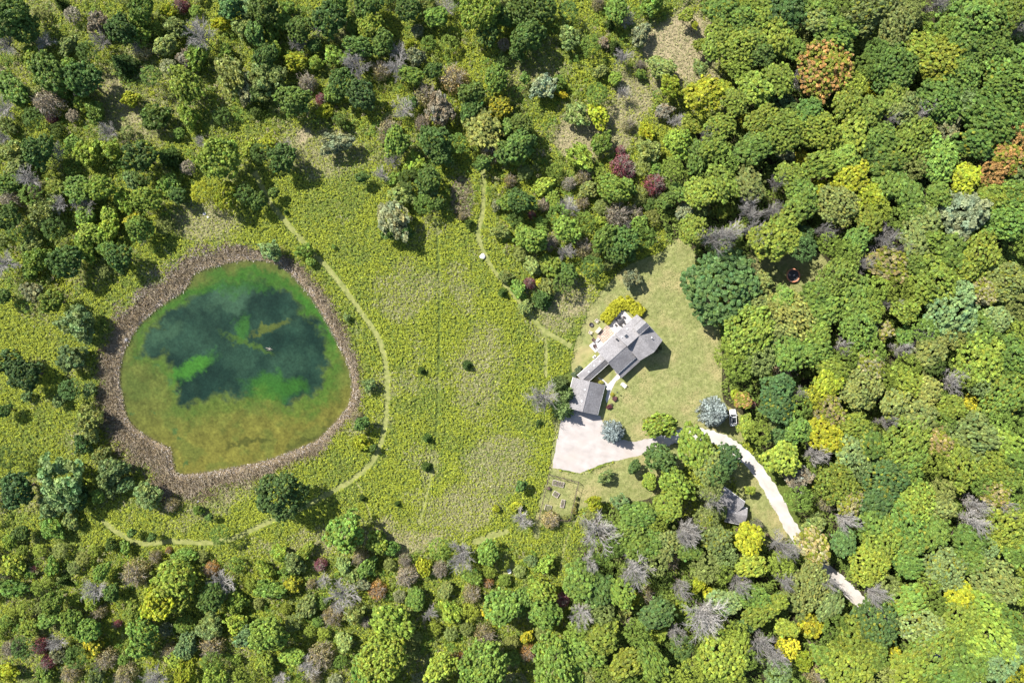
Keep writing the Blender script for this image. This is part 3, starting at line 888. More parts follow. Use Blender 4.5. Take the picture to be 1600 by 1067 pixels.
# crowns seen in the photograph, in enlarged tiles: (tile left, tile top, 'u,v,r,kind,colour; ...'), u v r in quarter pixels
TILES = [
(0, 0, '70,120,140,M,d;180,200,90,M,d;60,290,100,D,k;300,270,60,D,k;210,370,80,B,y;320,460,125,M,d;530,500,120,M,d;440,420,70,B,g;550,330,70,M,d;620,150,85,B,p;640,270,60,D,k;390,30,45,C,d;760,190,100,M,d;870,150,70,B,y;860,240,85,B,g;890,60,90,M,g;1060,70,60,B,l;1130,30,55,R,r;1270,240,100,D,k;1100,170,80,B,o;1390,150,60,B,l;1440,50,80,M,e;1550,60,80,W,s;1520,180,80,B,o;1600,220,80,M,d;780,410,85,C,e;950,480,75,M,d;880,310,70,R,t;1040,290,80,B,o;1170,370,70,B,p;1230,360,90,B,g;1170,540,118,M,y;1450,470,130,B,o;1550,570,90,B,k;1420,330,60,B,g;90,560,105,B,g;240,580,60,B,o;380,570,60,B,g;510,580,50,B,p;300,640,105,R,p;150,680,50,B,y;210,740,70,M,d;40,690,70,D,k;320,740,40,R,r;530,650,70,B,y;600,700,80,B,g;690,830,60,D,k;980,740,100,B,d;820,620,60,B,l;1180,730,80,B,y;40,870,60,D,k;50,790,60,B,o;250,950,110,M,d;370,950,60,D,k;560,960,100,B,y;460,900,60,B,g;620,890,40,B,y;700,940,80,B,y;880,980,115,M,d;1060,990,80,C,d;1380,1000,140,M,y;1260,900,40,D,k;80,950,85,B,o;110,1040,80,B,o;1560,930,60,B,y'),
(400, 0, '60,70,110,M,d;200,60,60,B,g;170,140,70,B,g;270,190,90,M,d;510,40,90,M,g;460,130,115,M,d;410,180,60,D,k;270,280,60,D,k;110,310,70,B,y;60,370,90,M,d;100,220,60,B,g;250,390,70,B,l;370,290,50,M,d;380,400,60,B,y;500,350,80,B,g;640,300,90,M,d;720,170,90,M,y;790,270,90,M,d;610,170,60,B,g;640,420,95,D,k;540,520,95,M,d;660,600,100,M,e;780,440,70,R,t;890,430,80,D,k;960,470,80,M,g;890,330,60,D,k;1000,360,70,W,k;960,280,40,B,l;1110,440,60,M,d;1120,110,80,M,g;700,40,100,M,d;950,60,90,M,d;1060,30,80,B,o;1190,60,60,D,k;1400,60,150,M,y;1560,110,80,M,d;1450,210,90,M,d;1590,30,80,B,o;80,510,130,W,o;240,630,110,M,d;320,520,70,R,p;410,620,45,R,r;430,700,60,B,l;480,600,60,B,g;530,760,60,B,d;510,900,100,B,k;10,590,60,M,d;80,900,60,B,l;30,960,70,M,d;170,990,100,M,d;190,920,50,D,k;1240,490,105,R,t;1350,590,90,M,d;1340,690,80,M,d;1500,500,90,M,g;1520,670,85,B,Y;1060,590,80,R,t;930,690,70,D,k;1150,690,110,B,p;990,650,40,M,d;830,820,90,R,t;880,890,100,M,g;1040,770,60,R,p;1120,880,110,M,d;1160,960,90,M,d;860,1010,60,D,k;990,1030,80,B,y;1420,820,135,B,o;1470,950,80,R,t;1560,960,80,M,d;1420,1020,60,M,d;1260,900,70,M,g;1580,800,60,M,d'),
(800, 0, '50,80,100,M,d;180,50,110,M,d;350,80,70,M,d;100,230,115,M,d;30,330,60,M,d;540,20,50,R,t;650,60,90,M,g;700,130,60,D,k;610,160,40,C,d;800,220,80,B,k;880,30,90,B,g;490,290,70,M,g;570,270,40,B,p;640,300,50,C,d;690,370,60,D,k;800,410,40,R,p;930,430,90,B,o;640,490,50,B,g;800,470,40,B,g;550,450,50,B,o;690,590,50,D,k;360,240,85,B,o;190,550,100,B,k;290,520,60,B,g;310,590,40,B,Y;80,490,40,M,g;530,590,75,M,g;400,720,90,B,o;540,730,80,B,l;990,550,80,M,l;1190,600,110,M,l;1320,560,55,M,l;1140,160,32,B,l;1090,100,50,B,y;1180,430,60,B,o;950,700,60,B,p;1030,770,60,D,k;1300,210,90,M,y;1400,300,125,M,y;1260,295,80,M,y;1500,240,90,M,g;1550,340,80,M,d;1420,430,70,M,y;1520,560,110,M,y;1300,60,100,M,g;1430,110,90,M,g;1560,100,90,M,y;1180,280,55,B,y;60,800,90,M,d;50,910,110,M,d;30,1000,60,B,y;420,990,100,B,y;560,900,80,B,g;690,1030,82,R,r;680,940,40,R,r;840,820,60,B,l;860,950,90,B,o;730,780,50,R,t;1040,900,100,M,y;1150,990,100,B,g;1130,780,80,B,y;1260,920,90,M,y;1300,790,80,M,y;1470,770,60,B,Y;1560,750,90,M,y;1500,930,110,M,g;1390,940,70,B,o;1390,640,80,M,y;1580,620,60,M,g;1000,1050,70,M,y;900,1060,60,B,g;1330,1020,80,M,g;1200,860,40,D,k'),
(1200, 0, '100,90,120,M,d;330,40,100,M,g;330,140,90,M,o;60,230,120,M,y;160,310,70,M,g;620,80,150,M,o;790,160,125,M,o;870,60,80,M,o;420,210,120,M,g;240,230,80,B,o;345,450,165,M,a;180,510,60,D,k;60,500,95,M,y;890,130,60,M,o;1040,50,80,D,k;1240,140,165,M,g;1390,70,120,M,g;1530,90,100,M,g;1140,180,80,M,g;1510,210,70,D,k;960,310,105,M,y;1200,300,120,M,g;1390,310,125,M,g;1060,400,150,M,y;760,430,150,M,g;1190,480,125,M,g;1440,410,100,M,g;1545,390,110,M,g;680,330,80,M,g;620,290,70,B,o;600,420,70,M,g;780,270,40,R,t;980,180,70,B,y;840,460,40,B,Y;1060,620,135,M,g;1500,540,130,M,g;640,570,60,B,l;780,610,90,M,y;1370,740,170,M,g;1590,660,80,M,g;80,640,100,W,s;130,690,50,M,d;250,710,85,M,g;500,650,100,M,y;640,690,90,M,g;840,670,95,M,o;910,740,80,D,k;740,770,60,D,k;1110,810,125,B,k;410,610,50,M,d;80,830,130,M,y;300,820,125,M,y;520,850,110,M,y;700,870,100,M,g;900,880,135,M,y;1050,1000,125,M,g;1280,900,105,M,g;1570,860,80,M,a;1500,1000,100,M,a;1370,1020,60,R,t;210,1000,60,B,Y;330,1030,100,M,y;480,990,90,M,g;110,970,60,B,k;720,1020,115,M,g;600,960,70,M,d'),
(0, 267, '70,80,90,B,g;210,60,80,D,k;220,120,60,R,t;60,180,80,R,p;200,150,80,M,g;350,120,80,B,y;500,120,100,B,g;640,110,90,M,y;280,250,110,B,o;400,210,60,D,k;540,220,65,D,k;540,290,70,B,g;60,290,90,M,d;120,370,80,M,d;340,360,80,M,d;680,280,60,B,y;780,190,75,B,y;920,180,95,M,y;1060,90,85,B,g;1110,150,60,M,d;880,360,90,M,g;830,310,60,B,Y;690,360,80,B,y;570,400,90,B,y;900,420,40,D,k;1270,140,80,M,l;1420,160,90,M,l;1530,150,75,M,d;200,460,80,B,o;530,490,90,B,y;680,500,80,B,g;420,570,115,M,d;750,540,95,M,d;230,560,100,B,g;50,580,90,D,k;190,630,60,B,g;740,600,35,B,g;210,760,80,B,k;330,810,85,M,g;20,780,60,M,d;500,950,130,W,s;820,60,60,W,s;900,30,70,M,d'),
(400, 267, '110,140,40,M,d;20,190,60,M,d;190,260,20,C,d;660,45,45,M,d;100,500,80,W,s;310,500,60,B,g;340,570,40,B,g;490,475,18,B,g;570,915,30,B,s;860,310,130,B,k;880,375,95,B,d;920,150,90,B,o;1080,130,75,W,s;1050,210,70,M,g;960,60,80,M,d;1080,60,90,M,d;870,50,60,B,g;1140,200,55,M,d;1330,330,34,B,d;1530,380,65,B,o;1500,220,40,B,k;1570,200,60,M,g;1560,660,50,B,o;1540,760,34,C,d;790,30,50,D,k;1590,60,50,R,t;1290,285,30,R,t'),
(800, 267, '60,190,90,M,d;200,100,70,B,y;360,80,52,R,p;450,30,60,R,t;480,120,65,B,o;640,120,105,M,g;730,10,60,R,r;900,80,82,R,r;720,100,60,M,g;200,210,50,R,p;125,275,32,R,r;350,230,70,D,k;290,280,80,M,g;440,200,50,R,t;260,180,60,B,y;450,330,80,M,g;340,370,95,M,g;130,430,105,M,g;60,400,65,B,y;660,280,100,R,p;760,270,70,R,t;720,340,35,D,k;560,330,60,B,y;240,450,60,R,p;330,510,60,D,k;450,480,68,R,t;590,430,105,M,g;700,440,105,M,d;830,420,80,M,g;800,330,60,M,g;640,500,85,M,d;740,520,50,M,d;500,600,80,M,d;600,590,50,B,o;240,590,80,B,y;350,630,60,M,d;320,700,75,M,d;130,590,65,B,o;110,700,45,R,r;170,700,30,B,Y;220,720,60,B,o;190,800,72,C,e;40,740,60,B,g;80,850,50,B,o;740,675,75,B,k;1290,730,220,M,e;1560,700,80,B,o;1050,130,60,M,g;1180,140,95,M,y;1310,80,105,M,y;1480,90,95,M,o;1090,260,80,W,k;1180,240,70,B,o;1240,440,100,D,k;1340,400,80,D,k;1130,370,85,M,y;1460,270,80,D,k;1490,400,90,D,k;1320,250,65,B,y;1400,370,60,B,y;1560,440,90,M,y;1440,170,60,D,k;960,190,60,B,g;1590,270,60,D,k;1570,830,60,M,o;1470,1020,155,M,y'),
(1200, 267, '40,80,60,D,k;130,40,85,M,y;330,45,60,R,t;520,40,105,M,l;200,120,90,M,g;330,110,50,M,l;200,210,105,M,g;430,210,125,M,o;40,270,60,D,k;100,340,100,M,y;80,440,105,M,y;220,390,60,M,e;220,490,80,M,e;320,390,60,D,k;380,460,70,M,y;430,380,50,R,t;640,170,95,M,l;680,245,80,M,y;720,310,60,R,t;620,300,95,M,y;860,130,110,M,g;1000,60,85,W,s;1060,150,85,M,g;900,240,90,M,g;960,310,105,M,o;1080,250,60,M,d;740,60,105,M,g;1230,50,90,M,l;1220,270,165,M,k;1390,30,80,M,a;1400,180,105,M,y;1530,140,95,M,g;1480,320,145,M,g;700,440,90,D,k;800,500,50,D,k;560,580,70,D,k;900,420,105,M,o;1010,430,85,M,y;560,430,85,M,g;500,510,80,M,y;750,590,115,M,t;1130,510,115,M,g;1290,530,140,M,y;930,570,85,M,g;440,660,125,M,g;1020,690,155,M,y;300,780,100,M,g;540,790,115,M,g;140,900,135,M,o;350,870,105,M,g;100,810,85,M,g;630,860,85,M,y;740,840,55,D,k;680,820,30,R,a;860,860,85,M,y;1130,880,170,M,s;1480,700,125,M,o;1350,760,85,M,t;1560,850,80,M,o;1420,930,85,M,s;560,960,125,M,g;720,1000,60,M,t;310,1010,95,M,y;60,1000,85,M,o;860,1030,60,M,g;1320,1000,115,M,g;1560,1010,70,M,y;980,1000,80,M,g;920,1040,50,D,k'),
(0, 534, '50,120,100,M,e;165,205,110,M,e;170,340,40,B,s;440,110,95,W,s;500,70,60,W,s;440,300,75,M,e;560,300,52,W,s;370,370,45,W,s;30,430,50,M,d;560,480,95,W,o;520,640,68,W,e;580,570,60,W,s;60,720,80,M,d;400,870,175,W,s;110,920,125,M,e;500,960,85,W,e;330,1020,90,W,s;700,810,108,W,s;680,900,75,W,o;790,890,60,W,s;640,710,65,B,o;930,960,98,W,s;620,960,50,M,g;1070,1020,50,R,t;1240,1050,40,B,g'),
(400, 534, '1035,180,28,C,d;1320,145,35,C,e;710,270,50,W,s;660,510,52,M,d;630,470,45,R,t;660,630,60,B,l;730,660,30,M,d;1070,600,34,C,d;1065,780,36,C,d;665,975,25,C,d;885,1010,24,C,d;1385,385,10,C,d;160,960,165,M,e;1500,1040,28,B,l'),
(800, 600, '200,80,110,D,k;340,60,72,C,e;320,150,75,C,e;300,0,60,C,e;635,300,72,S,b;1260,175,95,S,b;925,255,105,M,y;920,460,105,M,e;760,520,50,M,e;580,580,55,W,s;1140,390,115,M,y;1220,500,95,M,o;1340,460,85,M,e;860,600,60,B,y;1030,620,115,M,y;980,760,85,M,y;510,740,62,B,l;680,740,65,W,s;790,830,105,M,g;720,930,95,M,g;860,1000,90,M,g;530,900,120,D,k;470,840,60,B,o;240,850,65,R,t;60,840,70,D,k;60,640,45,M,d;30,760,40,B,l;1230,710,65,D,k;1290,790,65,B,o;1210,840,75,M,o;1440,95,58,M,a;1390,70,40,B,l;1510,130,30,R,r;1460,260,58,M,y;1540,300,75,M,y;1490,660,38,B,y;1480,970,98,M,l;1270,960,85,M,o;1080,930,70,D,k;1540,880,40,R,k;1120,900,60,R,t;165,240,22,B,d'),
(1200, 534, '110,170,82,R,p;60,290,95,M,e;60,400,105,M,e;160,330,50,D,k;400,180,95,M,y;370,260,95,M,l;280,60,95,M,g;120,60,110,M,g;480,110,80,M,g;640,150,95,M,t;580,280,125,M,o;300,350,75,M,Y;380,430,95,M,t;430,40,60,D,k;650,60,80,M,g;800,50,60,D,k;1000,70,105,M,o;1030,140,70,M,d;870,150,80,M,y;860,240,95,M,y;980,300,95,M,o;790,380,95,M,o;1110,240,90,D,k;940,470,105,M,o;710,490,60,D,k;1140,410,85,M,y;1260,380,62,B,Y;1300,470,50,M,y;1320,110,155,M,y;1500,80,125,M,g;1240,210,75,M,y;1460,330,135,M,g;1570,200,80,M,y;180,540,85,M,g;60,500,70,B,o;350,580,105,M,l;520,520,85,M,y;60,580,60,M,e;270,690,80,D,k;80,730,105,M,y;500,680,105,M,s;620,620,105,M,g;850,620,145,M,y;880,730,100,M,g;1060,620,95,M,t;1250,600,165,M,o;1450,640,120,M,y;1200,760,140,M,y;1380,760,125,M,y;1540,730,90,M,g;180,850,105,B,p;430,880,125,M,y;720,850,145,M,e;880,840,80,M,g;500,990,88,M,t;380,1020,60,R,t;190,980,80,M,g;680,980,115,M,e;900,980,125,M,y;1080,930,80,M,o;1420,950,88,M,t;1420,1010,60,D,k;1240,1000,60,D,k;1560,1020,70,M,g;1480,860,95,M,g;1330,880,80,M,g;1080,1030,85,M,o'),
(0, 800, '330,100,80,B,g;450,50,60,B,o;130,130,60,M,d;70,180,60,B,y;820,130,35,M,d;950,160,35,M,d;700,200,50,B,d;790,215,48,B,g;1380,140,72,M,g;1310,30,28,M,d;90,330,80,B,y;210,360,30,R,r;190,380,40,B,g;90,470,80,B,g;50,380,40,R,t;330,340,60,B,g;410,420,45,C,d;640,370,60,M,g;840,380,100,R,t;620,475,80,D,k;700,500,60,M,d;340,560,85,M,g;580,540,70,B,y;620,620,50,R,t;1100,420,140,M,y;1000,560,125,M,l;1120,530,95,M,y;860,620,88,M,y;900,720,105,M,g;880,840,85,M,g;970,280,50,R,t;1050,240,25,R,a;1160,270,70,B,g;1320,360,60,R,a;1390,430,80,D,k;1330,530,95,M,d;320,660,75,B,g;450,680,85,M,g;560,730,85,M,g;380,800,60,D,k;250,840,60,R,r;300,930,58,R,r;150,840,80,M,d;60,850,60,R,p;60,990,70,B,l;440,1010,70,R,t;280,1010,60,B,g;370,880,60,B,k;580,840,70,B,Y;660,920,78,R,t;610,1020,60,W,s;780,1020,80,R,t;730,700,30,R,r;1000,1020,85,D,k;1060,870,60,R,t;1170,830,85,B,s;1320,840,88,R,t;1330,690,85,B,o;1290,740,70,B,s;1480,560,80,B,y;1540,770,80,W,s;1480,690,80,B,y;1170,1010,90,M,l;1350,1020,85,M,y;1530,1020,80,M,y;1100,920,65,B,y;480,900,80,M,d;1330,930,80,M,g'),
(400, 800, '560,120,138,M,g;760,190,80,B,y;850,220,60,B,g;400,330,50,R,r;340,450,35,R,t;430,420,50,D,k;230,450,62,B,Y;240,310,80,W,s;550,330,60,B,o;310,240,60,B,y;540,510,100,D,k;650,280,60,R,t;930,300,50,R,p;940,400,80,R,p;760,490,68,R,a;1050,340,60,B,l;1150,220,80,M,g;1290,250,105,D,k;1150,360,60,R,p;1450,250,85,M,g;1350,510,70,R,t;1450,440,40,R,a;1450,620,48,B,Y;1540,580,130,M,g;1000,530,80,B,g;850,680,138,M,y;1090,620,50,D,k;1220,620,80,B,y;1430,770,78,R,t;80,760,125,M,g;320,590,80,B,o;480,650,78,R,t;620,630,80,B,o;690,690,40,R,p;400,900,98,R,t;340,960,70,D,k;370,1030,50,R,t;800,900,165,M,y;700,1010,120,M,g;160,1020,50,D,k;60,930,70,B,y;220,900,80,B,y;1150,970,105,M,y;1260,930,60,R,a;1420,960,175,M,g;150,260,70,B,y;90,480,90,B,g;700,340,70,B,g;600,400,60,B,o;660,450,60,B,k;60,350,60,B,y;200,370,55,B,g;1190,480,60,B,o'),
(800, 800, '120,300,45,W,s;60,550,88,M,g;180,490,100,M,y;200,620,115,M,g;440,420,115,M,g;540,490,100,M,d;470,290,60,D,k;760,340,115,D,k;560,300,60,B,g;780,200,100,M,g;320,550,50,R,r;430,620,70,D,k;960,200,90,M,o;1000,300,68,R,t;680,500,88,M,y;840,520,60,R,t;760,540,60,B,l;700,620,60,B,o;720,680,50,R,t;900,630,100,M,e;1060,90,90,D,k;1250,160,88,M,g;1490,330,88,M,y;1400,420,70,D,k;1180,610,140,D,k;1040,450,60,D,k;1170,450,60,B,l;1230,500,50,B,Y;1050,600,60,B,y;1330,560,88,M,s;1500,520,90,M,g;1540,630,85,M,y;1470,700,60,M,e;1010,730,50,D,k;560,780,105,M,y;920,750,70,B,y;90,780,48,B,Y;100,880,60,R,a;290,960,190,M,g;700,960,108,M,y;860,930,105,M,g;1300,880,165,M,y;1540,800,80,D,k;1060,840,70,M,e;820,1040,70,B,y;1000,1040,70,M,y;440,870,115,M,g;1400,770,80,M,y'),
(1200, 800, '60,190,90,D,k;280,210,105,M,t;440,30,70,D,k;470,180,85,M,e;290,70,80,B,o;650,60,115,M,g;850,60,135,M,g;700,170,135,M,y;880,190,105,M,g;1040,120,95,M,g;625,310,128,M,y;870,330,85,M,g;1240,40,90,D,k;1460,90,145,M,y;1250,170,95,M,g;1540,220,105,M,g;1100,350,125,M,s;1000,430,70,M,y;620,480,75,D,k;1020,490,45,R,a;1190,510,85,M,l;860,540,105,M,g;1400,430,145,M,o;250,450,125,M,o;380,580,88,M,o;150,560,78,B,o;70,400,60,D,k;330,410,60,D,k;80,330,78,M,y;660,680,145,M,e;890,650,60,R,a;950,690,125,M,s;1200,650,135,M,y;270,710,88,B,Y;230,640,58,B,o;120,830,88,B,Y;30,880,60,D,k;540,800,145,M,y;500,940,155,M,y;650,880,95,M,g;780,880,60,B,Y;220,920,80,B,l;310,1020,70,R,t;1000,870,165,M,y;1350,760,175,M,y;1500,700,105,M,g;1450,920,125,M,s;1250,920,115,M,g;850,1000,115,M,y;1100,1010,115,M,g;1550,1030,80,M,l;60,1000,80,M,s;1330,560,115,M,y;1040,570,70,M,g;1250,300,88,M,g'),
]

ENT = [[1110, 764, 19, 'M', 'o', False], [1121, 742, 17, 'M', 'e', False]]
for ox, oy, s in TILES:
    for e in s.split(';'):
        u, v, r, k, c = e.split(',')
        x = ox + float(u) / 4; y = oy + float(v) / 4; r = float(r) / 4
        if any(math.hypot(x - a[0], y - a[1]) < .5 * min(r, a[2]) + (2 if k == a[3] else 0) for a in ENT):
            continue
        ENT.append([x, y, r, k, c, False])

# more trees of the same woods between those, where the photograph shows closed canopy
FILL = [
    ([(1140, -10), (1210, 130), (1090, 205), (1180, 370), (1300, 380), (1300, 450), (1140, 500), (1130, 600), (1200, 660), (1270, 850), (1370, 960), (1610, 1075), (1610, -10)], 'M', 'ggyyoogys', 17, 27, 400, .95),
    ([(900, 880), (1000, 770), (1100, 860), (1250, 860), (1360, 970), (1610, 1075), (870, 1075)], 'M', 'ggyyoog', 15, 24, 120, .95),
    ([(-10, -10), (1000, -10), (960, 60), (760, 180), (600, 170), (470, 180), (400, 230), (300, 290), (240, 390), (60, 500), (-10, 440)], 'B', 'gyoydgpk', 9, 17, 150, 1.25),
    ([(-10, 850), (200, 860), (400, 870), (560, 870), (760, 850), (900, 880), (870, 1075), (-10, 1075)], 'B', 'gyoygyko', 9, 17, 120, 1.15),
    ([(800, 250), (1000, 250), (1030, 330), (990, 380), (900, 440), (820, 440), (770, 330)], 'B', 'gyod', 10, 16, 40, 1.0),
]
rf = random.Random(21)
KEEP_OUT = [(1050, 80, 62), (1095, 130, 40), (905, 220, 42), (965, 165, 40), (722, 310, 48), (1335, 925, 26), (1239, 430, 34), (1145, 790, 40), (1145, 652, 22)]
for poly, k, cs, r0, r1, tries, tight in FILL:
    xs = [p[0] for p in poly]; ys = [p[1] for p in poly]
    for _ in range(tries * 6):
        x = rf.uniform(min(xs), max(xs)); y = rf.uniform(min(ys), max(ys)); r = rf.uniform(r0, r1)
        if not in_poly(np.array([x]), np.array([y]), poly)[0]: continue
        if any(math.hypot(x - a, y - b) < c + r * .6 for a, b, c in KEEP_OUT): continue
        if dist_line(np.array([x]), np.array([y]), ROAD)[0] < 12 + r and x < 1300: continue
        if any(math.hypot(x - a[0], y - a[1]) < tight * .78 * (r * .75 + a[2]) for a in ENT): continue
        ENT.append([x, y, r, k, rf.choice(cs), True])

LANDMARKS = [((375, 575), 210, 'the pond'), ((985, 540), 62, 'the grey-roofed house'), ((915, 620), 45, 'the garage'), ((880, 778), 62, 'the fenced garden'), ((910, 700), 58, 'the gravel forecourt'), ((1240, 430), 62, 'the trampoline'), ((1146, 652), 60, 'the white car'), ((1148, 788), 62, 'the half-hidden cabin'), ((1332, 925), 60, 'the gap in the driveway'), ((722, 308), 62, 'the brown reed patch'), ((440, 783), 62, 'the big dark tree below the pond')]


def side(dx, dy):
    if abs(dx) > 2.2 * abs(dy): return 'right of' if dx > 0 else 'left of'
    if abs(dy) > 2.2 * abs(dx): return 'below' if dy > 0 else 'above'
    return ('lower ' if dy > 0 else 'upper ') + ('right of' if dx > 0 else 'left of')


USED = set()
NOUN = {'M': 'tree', 'B': 'bush', 'W': 'willow', 'C': 'conifer', 'S': 'spruce', 'D': 'leafless tree', 'R': 'half-bare shrub'}


def look_of(e):
    return ('grey ' if e[3] == 'D' else COL[e[4]][1] + ' ') + NOUN[e[3]]


def zone_of(x, y):
    h = 'top' if y < 240 else 'upper' if y < 470 else 'middle' if y < 640 else 'lower' if y < 850 else 'bottom'
    if x > 1080: return h + (' right-hand wood' if x > 1340 else ' wood')
    if x < 640: return h + ' left scrub'
    return h + ' centre'


def tree_label(e, near):
    """near: the other crowns, nearest first"""
    x, y, r = e[:3]
    size = 'small' if r < 15 else 'medium' if r < 27 else 'large'
    look = f"{size} {look_of(e)}"
    cand = []
    for (lx, ly), rad, nm in LANDMARKS:
        d = math.hypot(x - lx, y - ly)
        if 20 < d < rad:
            cand.append(f"{look} {side(x - lx, y - ly)} {nm}")
            for n in near[:3]: cand.append(f"{look} {side(x - n[0], y - n[1])} {look_of(n)}, {side(x - lx, y - ly)} {nm}")
    z = zone_of(x, y)
    odd = [n for n in near[:7] if n[4] in 'lratYpesbk' or n[3] in 'DRSC']
    for n in odd[:3]: cand.append(f"{look} {side(x - n[0], y - n[1])} {look_of(n)}, {z}")
    for n in near[:4]: cand.append(f"{look} {side(x - n[0], y - n[1])} {look_of(n)}, {z}")
    for i, n in enumerate(near[:6]):
        for m in near[i + 1:7]:
            cand.append(f"{look} {side(x - n[0], y - n[1])} {look_of(n)} and {side(x - m[0], y - m[1])} {look_of(m)}, {z}")
            cand.append(f"{look} {side(x - n[0], y - n[1])} {look_of(n)} and {side(x - m[0], y - m[1])} {look_of(m)}")
    for s in cand:
        if s not in USED and 4 <= len(s.replace(',', '').split()) <= 16:
            USED.add(s); return s
    return f"{look}, {z}"


GROUPS = {'M': 'broadleaf trees of the woods', 'B': 'bushes of the scrub', 'W': 'willows and grey bushes', 'C': 'dark conifers', 'S': 'blue spruces', 'D': 'leafless grey trees', 'R': 'half-bare autumn shrubs'}
SPECIAL = {}


def special(x, y, s): SPECIAL[(x, y)] = s


special(958.75, 675, 'smaller powder blue spruce at the corner of the gravel forecourt')
special(1115, 643.75, 'larger powder blue spruce beside the white car')
special(1031, 663.75, 'round yellow-green tree at the bottom of the lawn beside the driveway')
special(850, 620, 'big grey leafless tree just left of the conifers by the garage')
special(885, 615, 'second blue-green conifer in the column left of the garage')
special(880, 637.5, 'bottom blue-green conifer in the column left of the garage')
special(875, 600, 'top blue-green conifer in the column left of the garage')
special(440, 774, 'big dark blue-green tree standing alone below the pond')
special(1122.5, 449.5, 'very large dark blue-green tree at the right edge of the lawn')
special(1286.25, 112.5, 'tree in orange and yellow autumn colour, the only one in the upper right wood')
special(985, 435.75, 'small grey-green tree standing alone on the top of the lawn')
special(1160, 622.5, 'orange autumn tree just right of the white car')


def copy_part(mesh, parent, loc, scl, rz, color, name):
    o = bpy.data.objects.new(name, mesh)
    C.link(o); o.parent = parent; o.location = loc; o.scale = scl; o.rotation_euler = (0, 0, rz); o.color = color
    return o


def jitter(c, a=.12):
    t = math.exp(random.gauss(0, a)); h = random.gauss(0, .05)
    return [min(.8, max(.01, c[0] * t * (1 + h))), min(.8, c[1] * t), min(.8, max(.008, c[2] * t * (1 - h)))]


